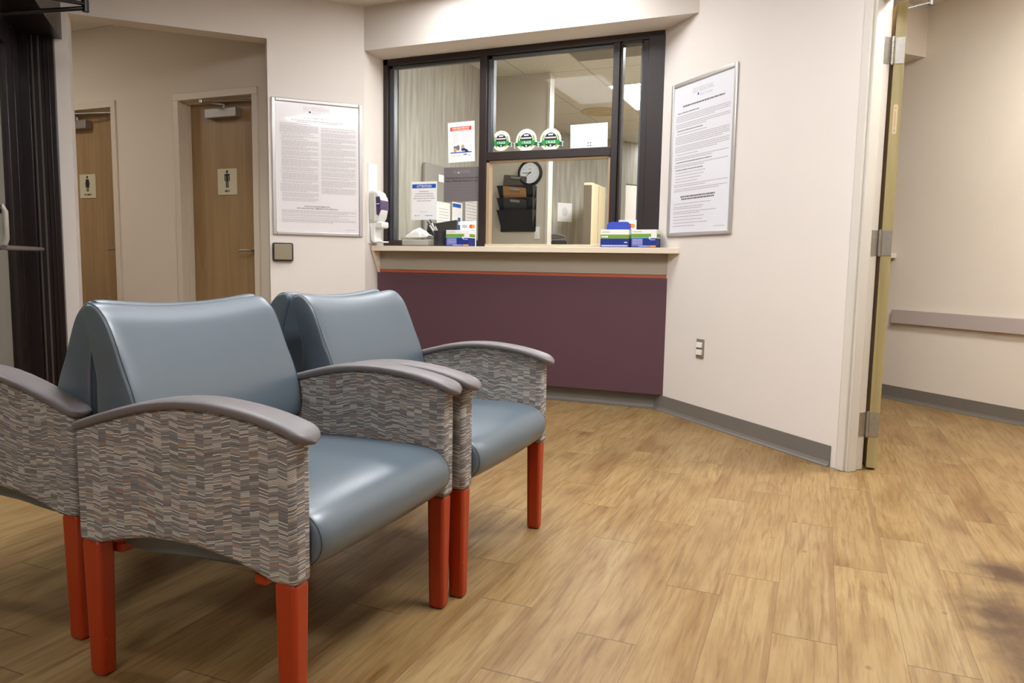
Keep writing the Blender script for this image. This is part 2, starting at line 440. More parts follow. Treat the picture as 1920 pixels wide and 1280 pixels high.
DG = None
def text_geo(body, h=None, w=None, align='C', bold=0.0):
    """Vertices and faces of flat lettering: x right, z up, cap height h (and width w when given)."""
    cu = bpy.data.curves.new('lettering', 'FONT'); cu.body = body; cu.size = 1.0; cu.offset = bold
    cu.resolution_u = 2
    ob = bpy.data.objects.new('lettering', cu); COL.objects.link(ob)
    bpy.context.view_layer.update()
    dg = bpy.context.evaluated_depsgraph_get()
    me = bpy.data.meshes.new_from_object(ob.evaluated_get(dg))
    vs = [tuple(v.co) for v in me.vertices]; fs = [tuple(p.vertices) for p in me.polygons]
    bpy.data.objects.remove(ob); bpy.data.curves.remove(cu); bpy.data.meshes.remove(me)
    x0 = min(v[0] for v in vs); x1 = max(v[0] for v in vs)
    sy = (h or 0.1) / 0.73; sx = w / (x1 - x0) if w else sy
    sh = {'C': (x0 + x1) / 2, 'L': x0, 'R': x1}[align]
    return [((v[0] - sh) * sx, 0, v[1] * sy) for v in vs], fs
def put_text(mb, body, x, z, y, h, w=None, align='C', bold=0.0, M=None):
    vs, fs = text_geo(body, h, w, align, bold)
    return mb.add([(v[0] + x, y, v[2] + z) for v in vs], fs, M=M)

def bars(mb, x0, x1, z, th, y, rng, slant=0.0):
    """One line of print too small to read, as a run of word-length dashes."""
    x = x0
    while x < x1 - 0.002:
        w = rng.uniform(0.008, 0.03) if x1 - x0 > 0.12 else rng.uniform(0.004, 0.014)
        e = min(x + w, x1)
        mb.quad(x, e, z, z + th, y); x = e + (0.0028 if x1 - x0 > 0.12 else 0.0018)

# ------------------------------------------------------------------ camera
F_PX, PITCH, ROLL, YAW, CH = 1376.61, math.radians(5.921), math.radians(0.9852), math.radians(22.628), 0.93
fw = Vector((0, math.cos(PITCH), -math.sin(PITCH))); rt = Vector((1, 0, 0)); up = rt.cross(fw)
c_, s_ = math.cos(ROLL), math.sin(ROLL)
rt2 = c_ * rt + s_ * up; up2 = -s_ * rt + c_ * up
Rz = Matrix.Rotation(YAW, 3, 'Z')
rt2, up2, fw = Rz @ rt2, Rz @ up2, Rz @ fw
cam = bpy.data.cameras.new('camera'); cam.sensor_width = 36.0; cam.lens = F_PX / 1920 * 36.0; cam.clip_start = 0.05
co = bpy.data.objects.new('camera', cam); COL.objects.link(co)
co.matrix_world = Matrix(((rt2.x, up2.x, -fw.x, 0), (rt2.y, up2.y, -fw.y, 0), (rt2.z, up2.z, -fw.z, CH), (0, 0, 0, 1)))
SC.camera = co

# ------------------------------------------------------------------ frames of the bay walls (45 degree plan)
H = 2.74
LW = frame(-3.100, 4.598, 0, 1, 1)        # poster wall beside the restroom opening
CW = frame(0, 4.845, 0, 1, 0)             # reception window wall
RW = frame(-0.990, 4.837, 0, 1, -1)       # wall with the other poster, towards the doorway
HW = frame(0.470, 6.060, 0, 1, -1)        # hall wall beyond the doorway
EW = frame(-4.426, 3.272, 0, 1, -1)       # entrance storefront

# ------------------------------------------------------------------ floor (one quad per plank)
def make_floor():
    W, L = 0.1532, 0.9144 * 1.003
    known = {-4: 2.387, -3: 1.722, -2: 2.10, -1: 2.262, 0: 1.93, 1: 1.56, 2: 1.90, 3: 1.66, -5: 1.80, -6: 2.05, -7: 1.62}
    verts, faces, uvs, rnd = [], [], [], []
    rng = random.Random(3)
    for k in range(-48, 22):
        x0 = -0.064 + k * W; x1 = x0 + W
        y0 = known.get(k, rng.uniform(0, L)); y0 -= math.ceil((y0 + 3.4) / L) * L
        while y0 < 12.6:
            n = len(verts)
            verts += [(x0, y0, 0), (x1, y0, 0), (x1, y0 + L, 0), (x0, y0 + L, 0)]
            faces.append((n, n + 1, n + 2, n + 3)); uvs += [(0, 0), (0.1527, 0), (0.1527, 0.9144), (0, 0.9144)]
            rnd.append(rng.random()); y0 += L
    me = bpy.data.meshes.new('floor'); me.from_pydata(verts, [], faces)
    ul = me.uv_layers.new(name='UVMap')
    for i, c in enumerate(uvs): ul.data[i].uv = c
    a = me.attributes.new('plank', 'FLOAT', 'FACE')
    for i, v in enumerate(rnd): a.data[i].value = v
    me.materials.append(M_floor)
    o = bpy.data.objects.new('floor', me); COL.objects.link(o)
    return struct(o, 'tan wood-look vinyl plank floor running from the chairs into the hall', 'floor')
make_floor()

# ceiling
struct(MB().box(-8.0, 3.4, -3.4, 12.6, H, H + 0.1).build('ceiling', M_ceil), 'white suspended tile ceiling over waiting room and office', 'ceiling')

# ------------------------------------------------------------------ walls
w = MB()
w.box(-0.664, 0.0, 0, 0.14, 0, H, LW)                       # right of the opening, poster side
w.box(-1.843, -0.664, 0, 0.14, 2.438, H, LW)                # over the opening
w.box(-5.2, -1.843, 0, 0.14, 0, H, LW)                      # left of the opening
w.box(-3.22, -3.10, 4.598, 4.97, 0, H)                      # return beside the window
struct(w.build('wall_left', M_wall), 'pale beige angled wall with wide opening towards the restroom doors', 'wall')
w = MB()
w.box(-3.10, -0.97, 4.82, 4.93, 0, 1.0565)
struct(w.build('wall_front', M_wall), 'low wall carrying the reception window', 'wall')
w = MB()
w.prism([(-3.10, 4.596), (-0.748, 4.596), (-1.0, 4.848), (-1.0, 4.95), (-3.10, 4.95)], 2.438, H, 'z')
struct(w.build('wall_soffit', M_wall), 'pale soffit box over the reception window', 'wall')
w = MB()
w.box(-0.16, 1.581, 0, 0.10, 0, H, RW)
w.box(1.581, 2.60, 0, 0.10, 2.185, H, RW)
w.box(2.60, 5.4, 0, 0.10, 0, H, RW)
struct(w.build('wall_right', M_wall), 'pale beige angled wall between reception window and hall doorway', 'wall')
w = MB()
w.box(-2.2, 4.2, 0, 0.12, 0, H, HW)
struct(w.build('wall_hall', M_wallwarm), 'warm beige hall wall beyond the open doorway', 'wall')
w = MB()
w.box(-2.2, 0.165, -0.20, 0, 2.41, H, HW)
struct(w.build('wall_bulkhead', M_wallwarm), 'beige bulkhead under the hall ceiling above the door', 'wall')
w = MB()                                                     # restroom corridor wall with two door openings
y0, y1 = 4.317, 4.45
w.box(-8.0, -6.09, y0, y1, 0, H); w.box(-5.253, -4.632, y0, y1, 0, H); w.box(-3.82, -3.60, y0, y1, 0, H)
w.box(-6.09, -5.253, y0, y1, 2.16, H); w.box(-4.632, -3.82, y0, y1, 2.16, H)
struct(w.build('wall_corridor', M_corr), 'beige corridor wall holding the two restroom doors', 'wall')
w = MB()                                                     # office walls
w.box(-3.16, -3.04, 4.97, 6.69, 0, H)
struct(w.build('wall_office_side', M_pap), 'streaked beige wallcovering seen through the wide pane', 'wall')
w = MB()
w.box(-3.16, -2.44, 6.69, 6.80, 0, H)
struct(w.build('wall_office_clock', mat('office_grey_wall', (194, 185, 171), 0.7, var=0.05, vscale=8)), 'grey beige office wall carrying the round clock', 'wall')
w = MB(); w.box(-2.462, -2.438, 6.680, 6.70, 0, H)
struct(w.build('trim_1', M_trim), 'pale corner trim beside the clock wall', 'trim')
FW = frame(-3.414, 9.667, 0, 0.744, 1.036)
w = MB()
w.box(-2.5, 1.24, 0, 0.12, 0, H, FW); w.box(1.24, 2.3, 0, 0.12, 2.14, H, FW); w.box(2.3, 4.0, 0, 0.12, 0, H, FW)
struct(w.build('wall_office_far', M_pap), 'far office wall with a bright opening', 'wall')
w = MB()
w.box(-0.6, 3.2, 1.6, 1.7, 0, H, FW)
struct(w.build('wall_office_beyond', M_wall), 'bright room wall beyond the far office opening', 'wall')
w = MB()
w.box(-0.92, -0.84, 4.93, 12.4, 0, H)
struct(w.build('wall_office_near', M_pap), 'office side wall behind the hall', 'wall')
w = MB()
w.box(-8.0, 3.3, -3.3, -3.2, 0, H); w.box(3.2, 3.3, -3.2, 12.4, 0, H); w.box(-8.0, -7.9, -3.2, 12.4, 0, H); w.box(-8, 3.3, 12.4, 12.5, 0, H)
w.box(-2.2, -2.05, 0, 3.0, 0, H, HW)
struct(w.build('wall_outer', M_wall), 'pale outer walls around the waiting room', 'wall')

# cove bases
def cove(name, x0, x1, M, label, m=M_base):
    prof = [(0, 0.0), (-0.022, 0.0), (-0.022, 0.004), (-0.012, 0.010), (-0.007, 0.024), (-0.006, 0.10), (0, 0.10)]
    o = MB().prism(prof, x0, x1, 'x', M).build(name, m)
    return struct(o, label, 'baseboard')
cove('baseboard_front', -3.08, -0.975, frame(0, 4.82, 0, 1, 0), 'grey rubber base under the plum counter panel')
cove('baseboard_right', 0.015, 1.53, RW, 'grey rubber base along the wall beside the doorway')
cove('baseboard_hall', -0.1, 3.6, HW, 'grey rubber base along the hall wall')
cove('baseboard_left', -0.62, -0.02, LW, 'grey rubber base below the poster by the restrooms')

# ------------------------------------------------------------------ reception window
win = sroot('window_1', 'dark bronze framed reception window with sliding pane', 'window', CW)
f = MB(); ya, yb = 0.0, 0.085
f.box(-3.100, -3.062, ya, yb, 1.06, 2.438); f.box(-3.100, -0.990, ya, yb, 2.392, 2.438)
f.box(-2.302, -2.246, ya, yb, 1.06, 2.392)
f.box(-1.334, -1.290, ya, yb, 1.06, 2.392); f.box(-1.290, -1.274, ya + 0.02, yb, 1.06, 2.392)
f.box(-2.246, -1.334, ya, yb, 1.668, 1.726)
f.box(-3.062, -2.302, ya, yb, 1.06, 1.105); f.box(-1.274, -1.15, ya, yb, 1.06, 1.105)
f.box(-1.142, -1.100, ya + 0.012, yb, 1.06, 2.392); f.box(-1.100, -0.992, ya - 0.006, yb, 1.06, 2.41)
f.box(-1.274, -1.142, ya, yb, 2.376, 2.392)
lab(f.build('window_frame', M_bronze, win, bevel=0.003), 'dark bronze aluminium frame')
b = MB()
for x0, x1, z0, z1 in ((-3.062, -2.302, 1.105, 2.392), (-2.246, -1.334, 1.726, 2.392)):
    b.box(x0, x0 + 0.026, 0.03, 0.062, z0, z1); b.box(x0 + 0.034, x0 + 0.044, 0.022, 0.07, z0, z1)
    b.box(x0, x1, 0.03, 0.062, z1 - 0.022, z1)
b.box(-1.156, -1.142, 0.03, 0.06, 1.105, 2.38)
lab(b.build('glazing_bead', M_bronze2, win, bevel=0.002), 'grey aluminium glazing beads')
t = MB()
t.box(-2.246, -2.222, 0.012, 0.07, 1.079, 1.668); t.box(-2.246, -1.334, 0.012, 0.07, 1.655, 1.668); t.box(-1.350, -1.334, 0.012, 0.07, 1.085, 1.668)
lab(t.build('sliding_track_frame', M_tan, win, bevel=0.002), 'tan inner frame of the sliding pane')
t = MB(); t.box(-2.246, -1.334, 0.0, 0.085, 1.058, 1.079)
t.box(-1.40, -1.350, 0.045, 0.075, 1.079, 1.11)
lab(t.build('sill_track', M_tray, win, bevel=0.003), 'cream bottom track')
for nm, x0, x1, y, z0, z1 in (('pane', -3.03, -2.302, 0.045, 1.105, 2.37), ('pane', -2.21, -1.334, 0.045, 1.726, 2.37), ('pane', -1.274, -1.15, 0.045, 1.105, 2.376),
                              ('sliding_pane', -2.222, -1.745, 0.03, 1.09, 1.655), ('sliding_pane', -1.765, -1.350, 0.05, 1.09, 1.655)):
    MB().box(x0, x1, y, y + 0.006, z0, z1).build(nm, M_glass, win)

# ------------------------------------------------------------------ reception counter
cn = thing('reception_counter', 'reception counter with cream top, taupe band and plum front panel', 'counter', frame(0, 0, 0, 1, 0))
ct = MB()
ct.prism([(-3.088, 4.664), (-0.836, 4.664), (-0.823, 4.6675), (-0.823, 4.672), (-0.972, 4.819), (-3.094, 4.819)], 1.020, 1.057, 'z')
ct.build('countertop', M_counter, cn, bevel=0.009, seg=3)
MB().box(-3.094, -0.905, 4.757, 4.818, 0.884, 1.018).build('fascia_band', M_band, cn, bevel=0.002)
MB().box(-3.090, -0.913, 4.763, 4.818, 0.864, 0.884).build('accent_strip', M_orange, cn)
MB().box(-3.094, -0.908, 4.755, 4.818, 0.102, 0.863).build('front_panel', M_purple, cn, bevel=0.002)
MB().prism([(4.672, 1.019), (4.757, 1.019), (4.757, 0.86)], -3.092, -3.074, 'x').build('end_bracket', M_counter, cn)

wk = thing('office_worktop', 'cream worktop inside the office right behind the window', 'worktop', frame(0, 0, 0, 1, 0))
MB().box(-3.0, -1.0, 4.935, 5.40, 1.020, 1.0565).build('worktop', M_counter, wk, bevel=0.004)
for x in (-2.99, -1.04): MB().box(x, x + 0.03, 4.94, 5.36, 0, 1.02).build('end_panel', M_band, wk)
# ------------------------------------------------------------------ doors
def lever(parent, x, z, y, sgn):
    m = MB()
    m.lathe([(0.026, y), (0.026, y - 0.012), (0.012, y - 0.014), (0.010, y - 0.05)], 20, 'y', Matrix.Translation((x, 0, z)))
    o = m.build('lever_handle', M_steel, parent)
    n = MB().tube([(x, y - 0.05, z), (x + sgn * 0.02, y - 0.056, z + 0.001), (x + sgn * 0.07, y - 0.056, z), (x + sgn * 0.115, y - 0.05, z - 0.004)], 0.0085, 10)
    n.build('grip', M_steel, o)
    return o
def closer(parent, x0, x1, z, y, tip):
    body = MB().rbox(x0, x1, y - 0.062, y, z - 0.035, z + 0.035, 0.008).build('door_closer', mat('closer_grey', (150, 144, 138), 0.4, 0.5), parent, bevel=0.005)
    a = MB(); px = x0 + (x1 - x0) * 0.55
    a.cyl((px, y - 0.035, z + 0.035), (px, y - 0.035, z + 0.062), 0.013)
    a.cyl((x0 + 0.06, y - 0.15, z + 0.058), (x0 + 0.06, y - 0.15, z + 0.08), 0.016)
    a.tube([(px, y - 0.035, z + 0.06), (x0 + 0.06, y - 0.15, z + 0.068)], 0.008)
    a.tube([(x0 + 0.06, y - 0.15, z + 0.072), tip], 0.007)
    a.build('closer_arm', M_steel, body)
def restroom(num, xl, xr, label, lv, cx0, cx1):
    """Hollow metal frame with a recessed flush door; local y runs into the wall."""
    d = sroot('door_%d' % num, label, 'door', frame(0, 4.317, 0, 1, 0))
    fr = MB(); fw_, ft = 0.05, 2.13
    for a, b_ in ((xl, xl + fw_), (xr - fw_, xr)): fr.box(a, b_, -0.014, 0.13, 0, ft)
    fr.box(xl, xr, -0.014, 0.13, ft, ft + 0.052)
    s0 = 0.055
    fr.box(xl + fw_, xl + fw_ + 0.016, s0, 0.10, 0, ft - 0.016); fr.box(xr - fw_ - 0.016, xr - fw_, s0, 0.10, 0, ft - 0.016); fr.box(xl + fw_, xr - fw_, s0, 0.10, ft - 0.016, ft)
    fr.build('door_frame', M_trimd, d, bevel=0.003)
    leaf = MB().box(xl + fw_ + 0.003, xr - fw_ - 0.003, 0.101, 0.145, 0.012, ft - 0.003).build('door_leaf', M_wood, d)
    lever(d, lv, 1.008, 0.10, -1)
    closer(d, cx0, cx1, 2.03, 0.10, (xr - fw_ - 0.02, 0.05, 2.10))
    return d
restroom(1, -6.09, -5.253, 'maple restroom door with the skirted figure sign', -5.345, -5.93, -5.66)
restroom(2, -4.632, -3.820, 'maple restroom door with the MEN figure sign', -3.955, -4.37, -4.07)

def restroom_sign(cx, cz, word, skirt, label):
    s = thing('restroom_sign', label, 'sign', frame(cx, 4.412, cz, 1, 0), 'restroom door signs')
    MB().rbox(-0.094, 0.094, 0, 0.006, -0.098, 0.098, 0.006).build('plate', M_signplate, s)
    m = MB(); y = -0.0008
    m.disc(0, 0.075, y, 0.011, n=16)
    if skirt:
        m.poly([(-0.016, 0.058), (0.016, 0.058), (0.028, 0.014), (0.021, 0.011), (0.014, 0.04), (0.024, -0.010), (-0.024, -0.010), (-0.014, 0.04), (-0.021, 0.011), (-0.028, 0.014)], y)
        m.quad(-0.012, -0.003, -0.045, -0.010, y); m.quad(0.003, 0.012, -0.045, -0.010, y)
    else:
        m.quad(-0.019, 0.019, 0.046, 0.060, y); m.quad(-0.013, 0.013, 0.0, 0.048, y)
        m.quad(-0.026, -0.017, 0.004, 0.056, y); m.quad(0.017, 0.026, 0.004, 0.056, y)
        m.quad(-0.013, -0.002, -0.045, 0.002, y); m.quad(0.002, 0.013, -0.045, 0.002, y)
    put_text(m, word, 0, -0.078, y, 0.017, bold=0.02)
    flat('lettering', m, M_blk, s)
restroom_sign(-4.215, 1.527, 'MEN', False, 'ivory MEN sign with a standing figure')
restroom_sign(-5.735, 1.531, 'WOMEN', True, 'ivory WOMEN sign with a figure in a skirt')

# hall doorway: hollow metal frame and the leaf swung far back
d3 = sroot('door_3', 'open hall door seen from its yellowed hinge edge', 'door', RW)
fr = MB(); ft = 2.135
for a, b_ in ((1.574, 1.620), (2.556, 2.602)): fr.box(a, b_, -0.014, 0.108, 0, ft)
fr.box(1.574, 2.602, -0.014, 0.108, ft, ft + 0.05)
fr.box(1.620, 1.636, -0.004, 0.052, 0, ft - 0.016); fr.box(2.540, 2.556, -0.004, 0.052, 0, ft - 0.016); fr.box(1.620, 2.556, -0.004, 0.052, ft - 0.016, ft)
fr.build('door_frame', M_trim, d3, bevel=0.004)
DL = frame(0.247, 3.772, 0, -0.087, 0.996)
def inl(o, M):  # place a part given in world terms under a thing that has its own frame
    par = Matrix.Identity(4); q = o.parent
    while q is not None:
        par = q.matrix_basis @ par; q = q.parent
    o.matrix_basis = par.inverted() @ M
    return o
lf = MB().box(0.003, 0.905, -0.0435, -0.0005, 0.014, 2.118).build('door_leaf', M_wood, d3); inl(lf, DL)
ed = MB().box(0.0, 0.003, -0.044, 0.0, 0.012, 2.12).build('door_edge', M_edge, d3); inl(ed, DL)
pl = MB().rbox(-0.0015, 0.0, -0.030, -0.013, 1.545, 1.675, 0.006, axis='x').build('edge_label', mat('label_buff', (206, 190, 156), 0.5), d3); inl(pl, DL); lab(pl, 'small cream and orange label on the door edge')
pm = MB()
for z in (1.66, 1.56): pm.box(-0.0022, -0.0015, -0.025, -0.017, z - 0.006, z + 0.006)
pm.box(-0.0022, -0.0015, -0.024, -0.018, 1.575, 1.645)
o = pm.build('edge_label_print', mat('label_rust', (204, 158, 126), 0.6), pl); inl(o, DL)
for zc in (0.218, 1.06, 1.908):
    h = MB()
    h.box(1.6195, 1.6225, 0.058, 0.104, zc - 0.057, zc + 0.057)
    hp = h.build('hinge', M_hinge, d3)
    k = MB()
    for i in range(5): k.cyl((1.627, 0.113, zc - 0.057 + i * 0.0232), (1.627, 0.113, zc - 0.057 + i * 0.0232 + 0.0215), 0.0078)
    k.cyl((1.627, 0.113, zc - 0.061), (1.627, 0.113, zc + 0.062), 0.0055)
    k.build('knuckle', M_hinge, hp)
    q = MB().box(-0.003, -0.0002, -0.041, -0.004, zc - 0.057, zc + 0.057)
    for dz in (-0.04, -0.013, 0.013, 0.04): q.cyl((-0.0042, -0.022 - 0.008 * (1 if dz > 0 else -1), zc + dz), (-0.003, -0.022 - 0.008 * (1 if dz > 0 else -1), zc + dz), 0.004, 10)
    q = q.build('hinge_plate', M_hinge, hp); inl(q, DL)
ar = MB().tube([(0.30, 4.37, 2.262), (0.449, 4.50, 2.325)], 0.005).cyl((0.449, 4.50, 2.312), (0.449, 4.50, 2.36), 0.011)
o = ar.build('closer_arm', mat('closer_arm_grey', (88, 86, 84), 0.5), d3); inl(o, Matrix.Identity(4))

# entrance storefront: dark bronze frame, glass leaf, closer and bars
d4 = sroot('door_4', 'dark bronze glass entrance door with push bar', 'door', EW)
e = MB()
e.box(0.0, 4.2, -0.24, 0.0, 2.275, H)
lab(e.build('header', M_entry, d4, bevel=0.004), 'dark header box')
e = MB()
e.box(-0.02, 0.05, -0.10, -0.042, 0, 2.275); e.box(-0.02, 0.042, -0.17, -0.10, 0, 2.275); e.box(-0.02, 0.075, -0.28, -0.17, 0, 2.275)
e.box(0.05, 0.056, -0.075, -0.068, 0, 2.275)
e.build('jamb', M_entry, d4, bevel=0.004)
e = MB().box(0.046, 0.0475, -0.128, -0.118, 0, 2.275); e.box(0.0425, 0.045, -0.16, -0.152, 0, 2.275)
lab(e.build('jamb_strip', mat('strip_grey', (88, 78, 70), 0.45, 0.2), d4), 'paler strips along the jamb')  # two thin strips paler than the jamb
e = MB()
e.box(0.08, 0.20, -0.27, -0.222, 0, 2.275); e.box(0.21, 0.37, -0.265, -0.225, 0.02, 2.262); e.box(0.37, 1.1, -0.265, -0.225, 2.13, 2.262); e.box(0.37, 1.1, -0.265, -0.225, 0.02, 0.22)
e.box(1.1, 1.26, -0.265, -0.225, 0.02, 2.262); e.box(1.27, 1.39, -0.27, -0.222, 0, 2.275)
e.build('door_leaf', M_entry, d4, bevel=0.003)
MB().box(0.37, 1.1, -0.25, -0.244, 0.22, 2.13).build('pane', M_glass2, d4)
MB().box(1.39, 4.1, -0.25, -0.244, 0.1, 2.275).build('pane', M_glass2, d4)
e = MB().tube([(0.22, -0.12, 0.978), (1.12, -0.12, 0.974)], 0.013, 12); e.cyl((0.30, -0.225, 0.977), (0.30, -0.12, 0.977), 0.012); e.cyl((1.06, -0.225, 0.974), (1.06, -0.12, 0.974), 0.012)
e.build('push_bar', mat('bar_bronze', (116, 102, 96), 0.35, 0.5), d4)
e = MB().tube([(0.92, -0.225, 1.18), (0.92, -0.16, 1.19), (0.92, -0.15, 1.16), (0.92, -0.15, 1.02), (0.92, -0.16, 0.99)], 0.014, 10)
e.build('pull_handle', mat('handle_satin', (150, 142, 132), 0.5, 0.3), d4)
MB().box(0.37, 1.1, -0.262, -0.252, 1.17, 1.195).build('mid_rail', M_entry, d4)
e = MB()
J = (-3.838, 2.984, 2.306)
e.tube([J, (-4.05, 2.66, 2.20)], 0.012, 8); e.tube([(J[0], J[1], J[2] + 0.022), (-3.80, 2.646, 2.262)], 0.012, 8)
e.cyl((J[0], J[1], J[2] - 0.02), (J[0], J[1], J[2] + 0.042), 0.018)
o = e.build('closer_arm', mat('arm_black_metal', (40, 36, 36), 0.28, 0.7), d4); inl(o, Matrix.Identity(4))
# vestibule wall corner seen through the glass is wall_left running on

# ------------------------------------------------------------------ chairs
def smooth_loop(pts, n=4):
    out = []; k = len(pts)
    for i in range(k):
        p0, p1, p2, p3 = pts[i - 1], pts[i], pts[(i + 1) % k], pts[(i + 2) % k]
        for j in range(n):
            t = j / n
            out.append(tuple(0.5 * ((2 * p1[a]) + (-p0[a] + p2[a]) * t + (2 * p0[a] - 5 * p1[a] + 4 * p2[a] - p3[a]) * t * t + (-p0[a] + 3 * p1[a] - 3 * p2[a] + p3[a]) * t ** 3) for a in (0, 1)))
    return out
def interp(tab, u):
    for (a, za), (b, zb) in zip(tab, tab[1:]):
        if min(a, b) <= u <= max(a, b): return za + (zb - za) * (u - a) / (b - a)
    return tab[0][1] if abs(u - tab[0][0]) < abs(u - tab[-1][0]) else tab[-1][1]
def smooth_tab(tab, n=6):
    out = []
    P = [tab[0]] + tab + [tab[-1]]
    for i in range(1, len(P) - 2):
        for j in range(n):
            t = j / n
            out.append(tuple(0.5 * ((2 * P[i][a]) + (-P[i - 1][a] + P[i + 1][a]) * t + (2 * P[i - 1][a] - 5 * P[i][a] + 4 * P[i + 1][a] - P[i + 2][a]) * t * t + (-P[i - 1][a] + 3 * P[i][a] - 3 * P[i + 1][a] + P[i + 2][a]) * t ** 3) for a in (0, 1)))
    out.append(tab[-1]); return out
CAPTOP = smooth_tab([(0.036, 0.602), (0.0, 0.624), (-0.08, 0.644), (-0.17, 0.655), (-0.25, 0.657), (-0.34, 0.648), (-0.43, 0.628), (-0.52, 0.602), (-0.612, 0.572)])
CAPTOP.sort()

def loft_cushion(prof, hw, edge, crown_fn):
    """Closed (u,z) profile swept across the width with eased ends."""
    loop = smooth_loop(prof, 5); k = len(loop)
    cu = sum(p[0] for p in loop) / k; cz = sum(p[1] for p in loop) / k
    st = [(-hw, edge + 0.010), (-hw + 0.0015, edge + 0.004), (-hw + 0.006, edge), (-hw + 0.016, edge * 0.45), (-hw + 0.034, edge * 0.12), (-hw + 0.06, 0)]
    n = 12
    vs_ = st + [(-hw + 0.06 + (2 * hw - 0.12) * i / n, 0) for i in range(1, n)] + [(-v, e_) for v, e_ in reversed(st)]
    V = []; Fc = []
    for v, ins in vs_:
        for (u, z) in loop:
            du, dz = u - cu, z - cz; l = math.hypot(du, dz)
            s_in = 1 - ins / l
            uu, zz = cu + du * s_in, cz + dz * s_in
            au, az = crown_fn(u, z, v / hw)
            V.append((uu + au, v, zz + az))
    for i in range(len(vs_) - 1):
        for j in range(k):
            Fc.append((i * k + j, i * k + (j + 1) % k, (i + 1) * k + (j + 1) % k, (i + 1) * k + j))
    m = MB(); m.add(V, Fc, True)
    m.f += [tuple(range(k)), tuple((len(vs_) - 1) * k + j for j in range(k))]; m.sm += [True, True]
    seams = []
    for idx in (2, len(vs_) - 3):
        seams.append([V[idx * k + j] for j in range(k)])
    return m, seams

SEAT = [(-0.52, 0.438), (-0.40, 0.448), (-0.25, 0.455), (-0.12, 0.456), (-0.052, 0.451), (-0.010, 0.438), (0.015, 0.413), (0.023, 0.385), (0.017, 0.358), (-0.006, 0.334), (-0.046, 0.314), (-0.10, 0.303), (-0.30, 0.300), (-0.52, 0.300)]
BACK = [(-0.606, 0.836), (-0.585, 0.832), (-0.565, 0.817), (-0.545, 0.793), (-0.524, 0.752), (-0.504, 0.708), (-0.476, 0.640), (-0.461, 0.585), (-0.455, 0.535), (-0.463, 0.498), (-0.495, 0.474), (-0.55, 0.470), (-0.582, 0.490), (-0.587, 0.560), (-0.591, 0.640), (-0.600, 0.715), (-0.614, 0.772), (-0.625, 0.808), (-0.622, 0.828)]

